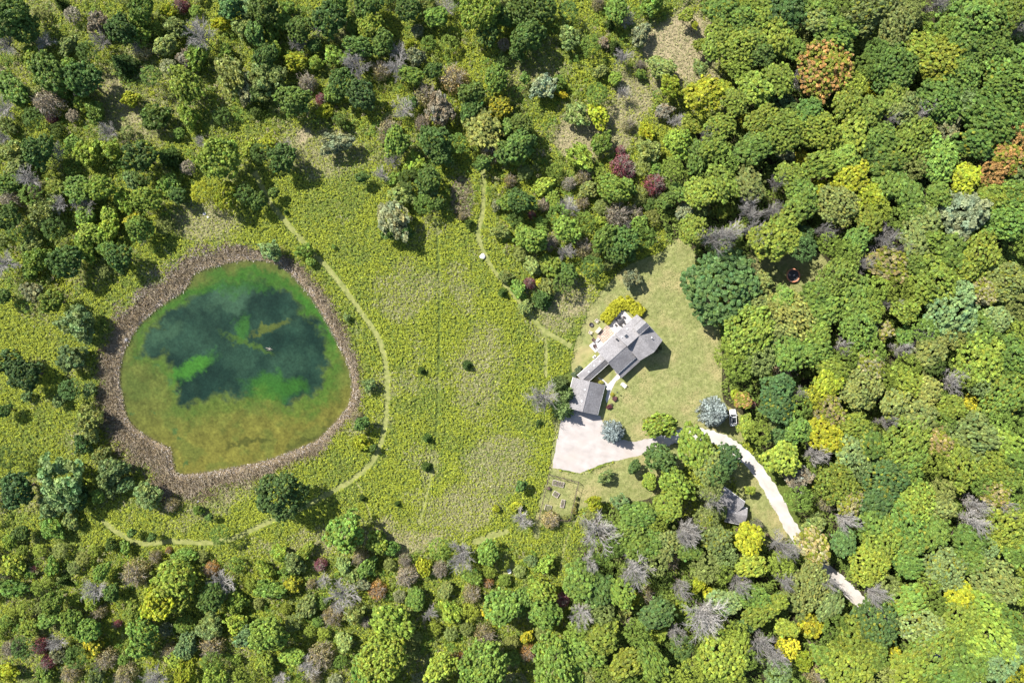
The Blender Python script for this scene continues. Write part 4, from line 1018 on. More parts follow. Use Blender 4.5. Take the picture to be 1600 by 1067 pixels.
NCOUNT = {}
LEFTOVER = []
for ent in sorted(ENT, key=lambda e: (e[5], -e[2])):
    x, y, r, k, c, filler = ent
    big_wood = bool(in_poly(np.array([x]), np.array([y]), WOOD)[0]) or (x > 900 and y > 780) or x > 1060
    R = r * MPP
    if k == 'M': h = (10.5 + .45 * R) if big_wood and R > 2.4 else (6 + .9 * R) if big_wood else 2.0 * R + 1.6
    elif k == 'B': h = (1.5 * R + 2.5) if big_wood else 1.5 * R + .8
    elif k == 'W': h = 1.6 * R + 1.0
    elif k == 'S': h = 2.6 * R
    elif k == 'C': h = 2.1 * R + .6
    elif k == 'R': h = (1.5 * R + 3.0) if big_wood else 1.4 * R + 1
    elif x > 1150 and y < 760: h = 9.5 + .5 * R
    else: h = (11.5 + .8 * R) if big_wood else 1.7 * R + 1.4
    if (x, y) == (1122.5, 449.5): h = 11.5
    if 860 < x < 900 and 590 < y < 650 and k == 'C': h = 8.0
    if (x, y) == (850, 620): h = 9
    if (x, y) in ((1110, 764), (1121, 742)): h = 15
    if k == 'C' and 860 < x < 900: c = 's'
    hz = min((.72 if big_wood else .95) * R, h * .46)
    if k == 'M' and big_wood: R *= 1.18
    if k == 'D': R *= 1.12
    zc = h - hz if k in 'MWBR' else h * .5
    X, Y = W(x, y, zc if k not in 'SC' else h * .3)
    R *= (CAM_H - zc) / CAM_H
    cat = 'leafless tree' if k == 'D' else 'conifer' if k in 'CS' else 'tree' if (k == 'M' and r >= 17) else 'shrub'
    nm = {'leafless tree': 'leafless_tree', 'conifer': 'spruce_tree' if k == 'S' else 'conifer_tree', 'tree': 'broadleaf_tree', 'shrub': {'W': 'willow', 'R': 'autumn_shrub'}.get(k, 'bush')}[cat]
    if NCOUNT.get(nm, 0) >= (295 if nm == 'broadleaf_tree' else 270 if nm == 'bush' else 999):
        LEFTOVER.append((X, Y, zc, R, hz, jitter(COL[c][0]))); continue
    NCOUNT[nm] = NCOUNT.get(nm, 0) + 1
    if not (-30 < x < 1630 and -30 < y < 1097): continue
    lab = SPECIAL.get((x, y)) or tree_label(ent, sorted((e for e in ENT if e is not ent and abs(e[0] - x) < 110 and abs(e[1] - y) < 110), key=lambda e: (e[0] - x) ** 2 + (e[1] - y) ** 2)[:8])
    t = thing(nm, lab, cat, (X, Y, 0), 0, GROUPS[k])
    a = random.random() * 6.283
    col = jitter(COL[c][0]); alpha = 1.0
    if not big_wood and k in 'MB' and c in 'gdyo': col = [v * 1.2 for v in col]   # greens outside the closed wood get an evenly brighter leaf colour
    if c == 'a': alpha = .45
    elif c == 'Y' and r > 14: alpha = .65
    elif c == 't' and k == 'M': alpha = .55
    elif k == 'M' and random.random() < .12: alpha = .88
    ax = random.uniform(.78, 1.28) if k == 'B' else random.uniform(.82, 1.22)
    if (x, y) in SPECIAL: ax = 1.0
    if k in 'MBW':
        if k == 'W' or c in 'kp' or (k == 'B' and random.random() < .5): P = P_SOFT
        else: P = P_HUGE if R > 5.6 else P_BIG if R > 3.3 else P_MID if R > 1.9 else P_SML
        copy_part(random.choice(P), t, (0, 0, zc), (R * ax, R / ax, hz * 1.05), a, (*col, alpha), 'crown')
        copy_part(random.choice(P_TRUNK), t, (0, 0, 0), (h * .9, h * .9, h * .95), a, (.2, .15, .1, 1), 'trunk')
    elif k in 'SC':
        copy_part(random.choice(P_SPB if k == 'S' else P_SPR), t, (0, 0, .1), (R * 1.08, R * 1.08, h), a, (*col, 1), 'crown')
        copy_part(P_POLE, t, (0, 0, 0), (h * .8, h * .8, h * .95), a, (.2, .15, .1, 1), 'trunk')
    else:
        g = random.uniform(.25, .38)
        tw = (g * 1.03, g * .97, g * .88, 1) if k == 'D' else (.34, .295, .235, 1)
        z0 = h * (.45 if k == 'D' else .25)
        copy_part(random.choice(P_BARE if k == 'D' else P_TWIG), t, (0, 0, z0), (R, R, (h - z0) * .95), a, tw, 'crown')
        b_ = copy_part(P_POLE, t, (0, 0, 0), (h * .8, h * .8, z0 * 1.3), a, tw, 'trunk')
        if k == 'R':
            copy_part(random.choice(P_SPAR), t, (0, 0, z0), (R * .98, R * .98, (h - z0)), a, (*col, .9), 'foliage')
print('TREES', NCOUNT, len(ENT))


# ------------------------------------------------------------------ plants nobody could count
def clump_layer(name, cx, cy, cz, rad, flat, col, per, leaf, mat, label, kind='stuff', up=.8, rnd=.6, tri=False):
    """n leafy clumps: per leaf quads each, round centres (cx, cy, cz) with radius rad"""
    n = len(cx)
    q = rng.normal(size=(n, per, 3)); q[..., 2] = np.abs(q[..., 2]) * .8
    q /= np.linalg.norm(q, axis=2, keepdims=True)
    p = np.stack([cx, cy, cz], 1)[:, None, :] + q * (np.asarray(rad) * np.ones(n))[:, None, None] * np.array([1, 1, flat]) * rng.uniform(.5, 1.05, (n, per, 1))
    nor = q * .6 + rng.normal(size=q.shape) * rnd * .6 + np.array([0, 0, up])
    v = leaf_quads(p.reshape(-1, 3), nor.reshape(-1, 3), (np.asarray(leaf) * np.ones(n))[:, None].repeat(per, 1).ravel() * rng.uniform(.65, 1.3, n * per))
    c = np.ones((n, per, 4)); c[..., :3] = np.asarray(col)[:, None, :] * np.exp(rng.normal(size=(n, per, 1)) * .16)
    k = 3 if tri else 4
    if tri: v = v.reshape(-1, 4, 3)[:, :3].reshape(-1, 3)
    return tag(obj(name, quads_mesh(name, v, np.repeat(c.reshape(-1, 4), k, axis=0), mat, k)), kind=kind, label=label)


# trees of the closed wood past the ones built singly
if LEFTOVER:
    cx = []; cy = []; cz = []; rr = []; cc = []
    for X, Y, zc, R, hz, col in LEFTOVER:
        if abs(X) > 131 or abs(Y) > 89: continue
        m = int(30 + 24 * R); d = fib_dirs(m, -.1) + rng.normal(size=(m, 3)) * .14; d /= np.linalg.norm(d, axis=1, keepdims=True)
        f = rng.uniform(.72, 1.0, (m, 1))
        q = d * f * np.array([R, R, hz]) * .92
        cx += list(X + q[:, 0]); cy += list(Y + q[:, 1]); cz += list(zc + q[:, 2]); rr += [max(.30, R * .10)] * m
        cc += [np.array(col) * .84 * math.exp(random.gauss(0, .2)) for _ in range(m)]
    clump_layer('wood_canopy', np.array(cx), np.array(cy), np.array(cz), np.array(rr), .9, np.array(cc), 14, np.array(rr) * .62, MAT_PLANT, 'smaller crowns filling the gaps of the closed wood', up=.6, tri=True)
    print('CANOPY', len(cx))

# the same woods going on beyond the edges of the photograph
cx = []; cy = []; cz = []; rr = []; cc = []
rd = random.Random(5)
for _ in range(760):
    X = rd.uniform(-215, 215); Y = rd.uniform(-170, 170)
    if abs(X) < 131 and abs(Y) < 89: continue
    R = rd.uniform(3, 6.2); h = rd.uniform(7, 14)
    if abs(X) - R < 124 and abs(Y) - R < 83: continue
    m = 34; d = fib_dirs(m, -.3) + rng.normal(size=(m, 3)) * .2; d /= np.linalg.norm(d, axis=1, keepdims=True)
    q = d * rng.uniform(.6, 1, (m, 1)) * np.array([R, R, h * .36])
    cx += list(X + q[:, 0]); cy += list(Y + q[:, 1]); cz += list(h * .62 + q[:, 2]); rr += [R * .22] * m
    c_ = np.array(COL[rd.choice('ggyod')][0]); cc += [c_ * math.exp(rd.gauss(0, .2)) for _ in range(m)]
clump_layer('distant_wood', np.array(cx), np.array(cy), np.array(cz), np.array(rr), .9, np.array(cc), 6, np.array(rr) * .62, MAT_PLANT, 'wood going on beyond the edges of the clearing', up=.5, tri=True)

OPEN_KEEP = [gpoly(p) for p in (LAWN, LAWN2, LAWN3, VERGE, CLEARING, FORECOURT)]


def open_mask(px, py, margin=0.0):
    """where wild plants may stand: not on lawns, gravel, paths, water or under the buildings"""
    ok = np.ones(px.shape, bool)
    fr = (fbm(px, py, 7, 78) - .5) * 9 + (rng.random(len(px)) - .5) * 3
    for p in (LAWN, LAWN2, LAWN3, VERGE, CLEARING, CLEARING2): ok &= sdist(px, py, p) + fr > margin
    ok &= sdist(px, py, FORECOURT) + fr * .3 > max(margin, 1)
    ok &= sdist(px, py, POND) > -1
    ok &= dist_line(px, py, ROAD) > 10.5
    wob = (fbm(px, py, 8, 77) - .5) * 3
    for p, w in PATHS: ok &= dist_line(px, py, p) + wob > w * .5 - .3
    ok &= ~in_poly(px, py, [(880, 640), (885, 585), (965, 510), (1000, 480), (1040, 530), (1000, 575), (970, 600), (945, 655), (880, 640)])
    return ok


# short tufts that roughen the mown grass
n = 90000
px = rng.uniform(830, 1300, n); py = rng.uniform(365, 860, n)
ok = (in_poly(px, py, LAWN) | in_poly(px, py, LAWN2) | in_poly(px, py, LAWN3) | in_poly(px, py, VERGE)) & (sdist(px, py, FORECOURT) > 0) & (dist_line(px, py, ROAD) > 10)
ok &= ~in_poly(px, py, [(885, 585), (925, 505), (975, 475), (1000, 480), (1040, 530), (1000, 575), (975, 600), (945, 655), (880, 640)]) & (rng.random(n) < .35 + .9 * fbm(px, py, 10, 141))
px = px[ok]; py = py[ok]; n = len(px)
g = (fbm(px, py, 6, 143) + rng.normal(size=n) * .12)[:, None]
col = np.array([.14, .180, .050]) * (1 - g) + np.array([.31, .30, .125]) * g
clump_layer('lawn_grass', (px - 800) * MPP, (533.5 - py) * MPP, np.full(n, .02), .13, .4, col, 2, .13, MAT_PLANT, 'short grass tufts of the mown lawn', up=1.2, rnd=.7, tri=True)

# undergrowth of the wood
n = 34000
px = rng.uniform(880, 1640, n); py = rng.uniform(-40, 1110, n)
ok = in_poly(px, py, WOOD) & open_mask(px, py, 4) & (np.hypot(px - 1239, py - 430) > 26) & ~in_poly(px, py, [(1118, 752), (1180, 765), (1182, 822), (1135, 830)])
ok &= np.hypot(px - 1146, py - 652) > 20
px = px[ok]; py = py[ok]; n = len(px)
hh = .6 + 11. * fbm(px, py, 22, 91) ** 2 * (sdist(px, py, LAWN) > 14) * (dist_line(px, py, ROAD) > 22)
X = (px - 800) * MPP; Y = (533.5 - py) * MPP
g = fbm(px, py, 18, 95)[:, None]
col = np.array([.10, .17, .035]) * (1 - g) + np.array([.20, .25, .04]) * g
clump_layer('undergrowth', X, Y, hh * .7, .85, .6, col, 11, .36, MAT_PLANT, 'leafy undergrowth on the floor of the wood', tri=True)

# scrub: low growth that knits the bushes of the top and bottom thickets together
n = 80000
px = rng.uniform(-20, 1130, n); py = rng.uniform(-20, 1090, n)
top = in_poly(px, py, [(-20, -20), (1130, -20), (1000, 240), (1000, 340), (890, 430), (800, 440), (770, 330), (700, 330), (600, 280), (560, 215), (470, 190), (390, 240), (300, 290), (250, 390), (60, 500), (-20, 440)])
bot = in_poly(px, py, [(-20, 850), (200, 860), (400, 875), (560, 865), (760, 850), (900, 870), (1000, 790), (1090, 880), (1090, 1090), (-20, 1090)])
f = fbm(px, py, 30, 121); f2 = fbm(px, py, 9, 125)
dr = dryness(px, py)
ok = (top | bot) & open_mask(px, py, 3) & (rng.random(n) < sstep(.30, .54, f * .6 + f2 * .4 + .04 * bot)) & (dr < .5)
px = px[ok]; py = py[ok]; f = f[ok]; f2 = f2[ok]; n = len(px)
hh = .3 + 3.3 * sstep(.4, .75, f * .5 + f2 * .5) * rng.uniform(.6, 1.1, n)
kind_n = fbm(px, py, 16, 131) + rng.normal(size=n) * .05
pal = np.array([[.125, .215, .036], [.21, .285, .038], [.215, .26, .075], [.28, .25, .14], [.30, .34, .03]])
col = pal[np.digitize(kind_n, [.40, .50, .60, .655])]
clump_layer('scrub', (px - 800) * MPP, (533.5 - py) * MPP, hh * .7, .42, .9, col, 9, .19, MAT_PLANT, 'low tangled scrub between the bushes of the top and bottom thickets', up=.7, tri=True)


# meadow: goldenrod, weeds and dry grass
n = 345000
px = rng.uniform(-30, 1200, n); py = rng.uniform(-30, 1100, n)
ok = open_mask(px, py, .5) & ~in_poly(px, py, WOOD)
box = (px > 120) & (px < 620) & (py > 340) & (py < 820)
sp = np.full(n, 99.0); sp[box] = sdist(px[box], py[box], POND); ok &= sp > reed_width(px, py) * rng.uniform(.7, 1.1, n)
px = px[ok]; py = py[ok]
d = dryness(px, py)
keep = rng.random(len(px)) > d * .45
keep &= np.hypot((px - 722) / 19, (py - 310) / 34) > 1
px = px[keep]; py = py[keep]; d = d[keep]; n = len(px)
print('MEADOW', n)
gold = sstep(.40, .62, fbm(px, py, 55, 13) * .6 + fbm(px, py, 14, 14) * .4 + .06)
scrub = ((px < 560) & (py < 330)) | (py > 850)
gold = gold * np.where(scrub, .75, 1.0)
h = (.45 + .75 * fbm(px, py, 6, 15)) * (1 - .6 * d)
patch = rng.random(n)
cg = np.array([.165, .232, .034]); cy_ = np.array([.300, .340, .034]); co = np.array([.230, .270, .058]); ct = np.array([.345, .33, .175])
isy = (patch < .25 + .6 * gold)[:, None]
col = np.where(isy, cy_, np.where((rng.random(n) < .5)[:, None], cg, co))
dry = (rng.random(n) < d * 1.05)[:, None]
col = np.where(dry, ct * .55 + co * .45 + (ct - co) * .5 * rng.random((n, 1)), col) * np.exp(rng.normal(size=(n, 1)) * .15)
X = (px - 800) * MPP; Y = (533.5 - py) * MPP
clump_layer('meadow_plants', X, Y, h * .45, .25, 1.2, col, 4, .150 + .05 * (1 - d), MAT_PLANT, 'goldenrod and weeds of the open meadow, dry and tan in patches', up=1.0, rnd=.8, tri=True)

n = 260000
px = rng.uniform(140, 760, n); py = rng.uniform(270, 795, n)
sp = np.full(n, 99.0); box = px < 600; sp[box] = sdist(px[box], py[box], POND)
inr = (sp > -3.5) & (sp < reed_width(px, py) * rng.uniform(.85, 1.25, n))
hol = np.hypot((px - 722) / 18, (py - 310) / 34) < 1
wob = fbm(px, py, 12, 33)
ok = (inr & (sp + (wob - .5) * 8 < 60)) | hol
px = px[ok]; py = py[ok]; sp = sp[ok]; wob = wob[ok]; hol = hol[ok]; n = len(px)
print('REEDS', n)
edge = (1 - sstep(1, 8, sp + (wob - .5) * 12)) * ~hol
outer = sstep(.5, 1.1, sp / reed_width(px, py)) * ~hol
hh = rng.uniform(.35, 1.2, n) * (1 - .6 * edge)
X = (px - 800) * MPP; Y = (533.5 - py) * MPP
lean = rng.normal(size=(n, 2)) * .55 + np.array([.25, -.1])
a = rng.random(n) * 6.283; wd = rng.uniform(.03, .07, n)
p0 = np.stack([X - np.cos(a) * wd, Y - np.sin(a) * wd, np.zeros(n)], 1); p1 = np.stack([X + np.cos(a) * wd, Y + np.sin(a) * wd, np.zeros(n)], 1)
top = np.stack([X + lean[:, 0] * hh, Y + lean[:, 1] * hh, hh], 1)
t2 = np.stack([np.cos(a) * wd * .5, np.sin(a) * wd * .5, np.zeros(n)], 1)
v = np.stack([p0, p1, top + t2, top - t2], 1)
u = np.clip(sstep(.3, .7, fbm(px, py, 16, 39)) + rng.normal(size=n) * .3, 0, 1)[:, None]; brown = np.array([.25, .200, .125]); buff = np.array([.38, .325, .22]); lil = np.array([.33, .28, .22]); gr = np.array([.20, .21, .07])
col = brown * (1 - u) + buff * u
col = np.where((rng.random(n) < .35)[:, None], lil, col)
nw = (px < 430) & (py < 500) & ~hol
col = np.where(((rng.random(n) < outer * 1.3) & nw)[:, None], np.array([.41, .36, .30]), np.where((rng.random(n) < outer * .6)[:, None], gr, col))
white = (rng.random(n) < edge * .5)[:, None]
col = np.where(white, np.array([.55, .50, .46]), col) * np.exp(rng.normal(size=(n, 1)) * .18)
c = np.concatenate([col, np.ones((n, 1))], 1)
tag(obj('reeds', quads_mesh('reeds', v.reshape(-1, 3), np.repeat(c, 4, axis=0), MAT_REED)), kind='stuff', label='brown dead reeds in a belt round the pond')


# ------------------------------------------------------------------ hedge and small plants by the house
def hedge_mesh(pts, width, height, n):
    cum = [0]
    for a, b in zip(pts[:-1], pts[1:]): cum.append(cum[-1] + math.hypot(b[0] - a[0], b[1] - a[1]))
    cx = []; cy = []; cz = []
    for _ in range(n):
        t = random.random() * cum[-1]
        i = max(j for j in range(len(pts) - 1) if cum[j] <= t)
        f = (t - cum[i]) / (cum[i + 1] - cum[i]); a, b = pts[i], pts[i + 1]
        d = ((b[0] - a[0]) / (cum[i + 1] - cum[i]), (b[1] - a[1]) / (cum[i + 1] - cum[i]))
        s = random.uniform(-1, 1); z = height * (.35 + .6 * random.random()) * math.sqrt(max(.15, 1 - .55 * s * s))
        cx.append(a[0] + (b[0] - a[0]) * f - d[1] * s * width / 2); cy.append(a[1] + (b[1] - a[1]) * f + d[0] * s * width / 2); cz.append(z)
    return np.array(cx), np.array(cy), np.array(cz)


hp = [W(944, 502, 1), W(961, 481, 1), W(976, 470, 1), W(990, 479, 1), W(1003, 491, 1)]
cx, cy, cz = hedge_mesh(hp, 2.9, 1.9, 620)
hedge = thing('hedge', 'bright golden hedge wrapped round the white concrete patio', 'hedge', (*hp[2], 0))
cl = clump_layer('foliage', cx - hp[2][0], cy - hp[2][1], cz, .34, .9, np.tile(np.array([.33, .33, .022]), (len(cx), 1)) * np.exp(np.random.default_rng(3).normal(size=(len(cx), 1)) * .15), 26, .13, MAT_PLANT, 'golden hedge leaves')
cl.parent = hedge; del cl['kind']; del cl['label']
mb = MB()
for i in range(24):
    k = int(i * len(cx) / 24); mb.tube((cx[k] - hp[2][0], cy[k] - hp[2][1], 0), (cx[k] - hp[2][0], cy[k] - hp[2][1], cz[k]), .03, .015, 5)
mb.build('stem', MAT_BARK, hedge)


def plant(x, y, r, h, color, label, proto=None):
    X, Y = W(x, y, h * .5); R = r * MPP
    t = thing('garden_shrub', label, 'garden plant', (X, Y, 0), 0, 'small plants round the buildings')
    copy_part(proto or random.choice(P_SML), t, (0, 0, h * .5), (R, R, h * .55), random.random() * 6, (*color, 1), 'crown')
    copy_part(P_POLE, t, (0, 0, 0), (h, h, h * .5), 0, (.2, .15, .1, 1), 'trunk')


plant(956, 616, 4, .9, (.34, .32, .04), 'small yellow shrub at the end of the pale walkway')
plant(961, 623, 4.5, .9, (.13, .06, .06), 'dark purple shrub below the small yellow one by the walkway')
plant(951.5, 636, 5, 1.0, (.14, .045, .05), 'dark red shrub beside the lower right wall of the garage')
plant(955, 632, 3, .7, (.16, .14, .09), 'tiny brown shrub right of the dark red one by the garage')
plant(939, 597, 5, 1.1, (.30, .29, .06), 'yellowish shrub at the top corner of the garage roof')
plant(944, 603, 3.5, .8, (.14, .18, .05), 'small green shrub between garage and walkway')
plant(1031, 543, 4.5, 1.2, (.12, .14, .05), 'small dark shrub against the pointed gable of the house')
plant(1026, 549, 3.5, 1.0, (.22, .21, .10), 'small pale shrub in the shade of the pointed gable')
plant(905, 578, 7, 1.4, (.10, .13, .06), 'dark green shrub on the upper left side of the long narrow roof')
plant(897, 585, 6, 1.4, (.12, .16, .08), 'blue-green shrub where the long narrow roof meets the garage')

# ------------------------------------------------------------------ garden enclosure
FA, FB, FC, FD = W(858, 741, 1), W(904, 753, 1), W(890, 812, 1), W(842, 809, 1)
fence = thing('garden_fence', 'tall wire fence with dark posts round the vegetable beds', 'fence', (FA[0], FA[1], 0))
def rel(p, z=0): return (p[0] - FA[0], p[1] - FA[1], z)
for a, b, n in ((FA, FB, 4), (FB, FC, 5), (FC, FD, 4), (FD, FA, 6)):
    for i in range(n):
        f = i / n; p = (a[0] + (b[0] - a[0]) * f, a[1] + (b[1] - a[1]) * f)
        mb = MB(); mb.tube(rel(p), rel(p, 2.1), .06, .055, 7); mb.build('post', MAT_WOODD, fence)
    mb = MB(); mb.tube(rel(a, 2.05), rel(b, 2.05), .05, n=6); mb.build('rail', MAT_WOODD, fence)
    mb = MB()
    for z in (.25, .6, .95, 1.3, 1.65): mb.tube(rel(a, z), rel(b, z), .008, n=4)
    L = math.hypot(b[0] - a[0], b[1] - a[1])
    for i in range(int(L / .45)):
        f = (i + .5) / int(L / .45); p = (a[0] + (b[0] - a[0]) * f, a[1] + (b[1] - a[1]) * f); mb.tube(rel(p, .05), rel(p, 2.0), .006, n=3)
    mb.build('wire_mesh', MAT_DARK, fence)


def raised_bed(x, y, w, d, ang, label, green):
    X, Y = W(x, y)
    t = thing('raised_bed', label, 'garden bed', (X, Y, 0), math.radians(ang), 'raised beds inside the wire fence')
    for sx, sy, dx, dy in ((0, -1, w, .08), (0, 1, w, .08), (-1, 0, .08, d - .16), (1, 0, .08, d - .16)):
        mb = MB(); mb.box((sx * (w / 2 - .04), sy * (d / 2 - .04), .25), (dx, dy, .5)); mb.build('board', MAT_WOOD, t)
    mb = MB(); mb.box((0, 0, .2), (w - .17, d - .17, .4)); mb.build('soil', noise_mat('bed_soil', (.10, .08, .07), (.17, .14, .125), 3, .95, .1, .04, 9), t)
    n = int(26 * w * d * green) + 3
    o = clump_layer('foliage', rng.uniform(-w * .45, w * .45, n), rng.uniform(-d * .42, d * .42, n), np.full(n, .45), .14, 1, np.tile(np.array([.22, .22, .12]), (n, 1)), 6, .09, MAT_PLANT, 'x')
    o.parent = t; del o['kind']; del o['label']


raised_bed(872, 755, 2.9, 1.35, -14, 'longest raised bed, at the top of the fenced garden', .4)
raised_bed(868.5, 771.5, 1.5, 1.3, -30, 'short square raised bed in the middle of the fenced garden', .3)
raised_bed(879, 786, .95, 2.0, -12, 'narrow upright raised bed on the lower right of the fenced garden', .3)
raised_bed(856, 793, 1.6, 1.5, -14, 'overgrown pale bed at the lower left of the fenced garden', 1.3)
t = thing('compost_bin', 'small dark round compost bin by the left side of the wire fence', 'bin', (*W(857.5, 762), 0))
mb = MB(); mb.lathe([(.0, 0), (.42, 0), (.36, .85), (.36, .86)], 14); mb.build('body', MAT_DARK, t, True)
mb = MB(); mb.lathe([(.40, .86), (.40, .92), (.2, .98), (0, 1.0)], 14); mb.build('lid', MAT_WOODD, t, True)
mb = MB(); mb.tube((.1, -.3, .04), (.75, -1.3, .06), .03); o = mb.build('garden_hose', MAT_DARK); o.location = (*W(857.5, 762), 0); tag(o, 'short dark pole lying below the compost bin', 'pole'); o.name = 'pole'
t = thing('marker_post', 'lone short wooden post at the lower left corner of the forecourt', 'post', (*W(858, 729), 0))
mb = MB(); mb.box((0, 0, .5), (.14, .14, 1.0)); mb.build('shaft', MAT_WOODD, t); mb = MB(); mb.box((0, 0, 1.03), (.2, .2, .06)); mb.build('cap', MAT_WOODD, t)

# ------------------------------------------------------------------ white car beside the larger blue spruce
def make_car():
    X, Y = W(1145.6, 652.5, .8)
    t = thing('parked_car', 'white parked hatchback with dark glass roof beside the larger blue spruce', 'car', (X, Y, 0), math.radians(3))
    paint, nt, b = new_mat('white_paint'); b.inputs['Base Color'].default_value = (.78, .78, .77, 1); b.inputs['Roughness'].default_value = .3; b.inputs['Coat Weight'].default_value = .5
    # body: cross sections along y (front +), each (y, half width, sill z, belt z)
    sec = [(-2.12, .70, .42, .80), (-2.05, .80, .30, .95), (-1.6, .88, .25, 1.0), (-.4, .90, .22, .98), (.7, .90, .22, .95), (1.3, .88, .24, .90), (1.85, .80, .28, .80), (2.08, .68, .38, .66)]
    v = []; f = []
    for y, w, z0, z1 in sec:
        v += [(-w * .92, y, z0), (-w, y, (z0 + z1) / 2), (-w * .94, y, z1), (0, y, z1 + .05), (w * .94, y, z1), (w, y, (z0 + z1) / 2), (w * .92, y, z0)]
    for i in range(len(sec) - 1):
        for k in range(6): f.append((i * 7 + k, i * 7 + k + 1, (i + 1) * 7 + k + 1, (i + 1) * 7 + k))
        f.append((i * 7 + 6, i * 7, (i + 1) * 7, (i + 1) * 7 + 6))
    f += [tuple(range(6, -1, -1)), tuple(range((len(sec) - 1) * 7, len(sec) * 7))]
    m = MB(); m.v = v; m.f = f; m.build('body', paint, t, True)
    # cabin: base ring and roof ring
    base = [(-.80, -1.75, 1.0), (.80, -1.75, 1.0), (.82, .85, .99), (-.82, .85, .99)]
    roof = [(-.62, -1.40, 1.50), (.62, -1.40, 1.50), (.62, .25, 1.50), (-.62, .25, 1.50)]
    m = MB(); m.v = base + roof; m.f = [(4, 5, 6, 7), (0, 1, 5, 4), (1, 2, 6, 5), (2, 3, 7, 6), (3, 0, 4, 7)]; m.build('cabin', paint, t, bevel=.05)
    def pane(i, j, name, a0=.08, a1=.92, b0=.08, b1=.86):
        A, B, Cc, D = (Vector(q) for q in (base[i], base[j], roof[j], roof[i]))
        n = (B - A).cross(D - A).normalized() * .012
        P = lambda a, b: (A.lerp(B, a)).lerp(D.lerp(Cc, a), b) + n
        m = MB(); m.poly([P(a0, b0), P(a1, b0), P(a1, b1), P(a0, b1)]); m.build(name, MAT_GLASS, t)
    pane(2, 3, 'windshield'); pane(0, 1, 'rear_window', .1, .9, .2, .85); pane(1, 2, 'side_window'); pane(3, 0, 'side_window')
    m = MB(); m.box((0, -.58, 1.512), (1.0, 1.42, .02)); m.build('sunroof', MAT_GLASS, t)
    for sx in (-1, 1):
        for y in (-1.35, 1.3):
            m = MB(); m.tube((sx * .72, y, .32), (sx * .91, y, .32), .32, n=18); wl = m.build('wheel', MAT_DARK, t)
            m = MB(); m.tube((sx * .905, y, .32), (sx * .925, y, .32), .2, n=12); m.build('rim', noise_mat('alloy', (.5, .5, .5), (.6, .6, .6), 2, .3, .5, metal=.8), wl)
        m = MB(); m.box((sx * .56, 2.0, .66), (.28, .14, .13)); m.build('headlight', MAT_TRIM, t, bevel=.03)
        m = MB(); m.box((sx * .66, -2.08, .82), (.24, .08, .16)); m.build('tail_light', noise_mat('red_lens', (.3, .01, .01), (.4, .02, .02), 2, .2, .5), t)
        m = MB(); m.box((sx * .98, .62, 1.02), (.2, .12, .13)); m.build('mirror', paint, t, bevel=.03)


make_car()

# ------------------------------------------------------------------ trampoline in the shaded clearing
X, Y = W(1239.5, 430.5, .8)
t = thing('trampoline', 'round trampoline with orange-brown rim in a dark clearing of the wood', 'trampoline', (X, Y, 0))
mb = MB(); mb.torus(1.58, .19, (0, 0, .85), 32, 6, .3); mb.build('rim_pad', noise_mat('orange_pad', (.48, .20, .11), (.58, .27, .16), 3, .7, .2), t, True)
mb = MB(); mb.lathe([(0, .80), (1.45, .82)], 32); mb.build('jump_mat', MAT_DARK, t)
for i in range(6):
    a = i * math.pi / 3
    mb = MB(); mb.tube((1.6 * math.cos(a), 1.6 * math.sin(a), 0), (1.6 * math.cos(a), 1.6 * math.sin(a), .85), .03); mb.build('leg', MAT_DARK, t)
    mb = MB(); mb.tube((1.78 * math.cos(a), 1.78 * math.sin(a), .3), (1.78 * math.cos(a), 1.78 * math.sin(a), 2.3), .025); mb.build('pole', noise_mat('galvanised', (.4, .4, .4), (.5, .5, .5), 3, .4, .5), t)
mb = MB(); mb.box((.15, .05, .86), (.5, .16, .06), .5); o = mb.build('toy', MAT_TRIM); o.location = (X, Y, 0); tag(o, 'pale thing lying on the dark mat of the trampoline', 'toy')

# ------------------------------------------------------------------ garden furniture
def lounge_chair(x, y, ang, mat, label, cat='garden chair', wide=.75, z=0.0, name='garden_chair'):
    X, Y = W(x, y)
    t = thing(name, label, cat, (X, Y, z), math.radians(ang), 'garden seats round the house')
    mb = MB()
    for k in range(4): mb.box((0, -.22 + k * .17, .40 - .02 * k), (wide - .12, .15, .05))
    mb.build('seat', mat, t)
    mb = MB(); mb.box((0, .42, .72), (wide - .08, .08, .75), 0, -.3); mb.build('backrest', mat, t)
    for sx in (-1, 1):
        mb = MB(); mb.box((sx * wide / 2, .05, .60), (.14, .8, .05)); mb.build('armrest', mat, t)
        for yy in (-.25, .38):
            mb = MB(); mb.box((sx * wide / 2, yy, .29), (.07, .09, .57)); mb.build('leg', mat, t)


lounge_chair(931.5, 502, -40, MAT_WOOD, 'pale wooden garden chair above the round fire pit, beside the golden hedge')
lounge_chair(922.5, 519, 150, MAT_WOOD, 'pale wooden garden chair on the lawn below the round fire pit')
lounge_chair(934, 515.5, -130, MAT_WOOD, 'wide wooden garden bench between fire pit and flagstone patio', 'bench', 1.5, name='garden_bench')
lounge_chair(927.5, 530.5, 140, MAT_WOODD, 'dark brown lounge chair, upper one at the edge of the small white patio', z=.02)
lounge_chair(929.5, 540.5, 110, MAT_WOODD, 'dark brown lounge chair, lower one at the edge of the small white patio', z=.02)
lounge_chair(973.6, 602, -38, MAT_TRIM, 'white slatted bench alone on the lawn below the porch', 'bench', 1.3, name='garden_bench')
lounge_chair(786, 876, 30, MAT_TRIM, 'white garden chair in the small clearing at the bottom of the meadow')
lounge_chair(795.5, 890, 200, MAT_TRIM, 'second white garden chair at the lowest end of the small clearing')
t = thing('fire_pit', 'small dark round fire pit among the garden chairs', 'fire pit', (*W(923.6, 507.4), 0))
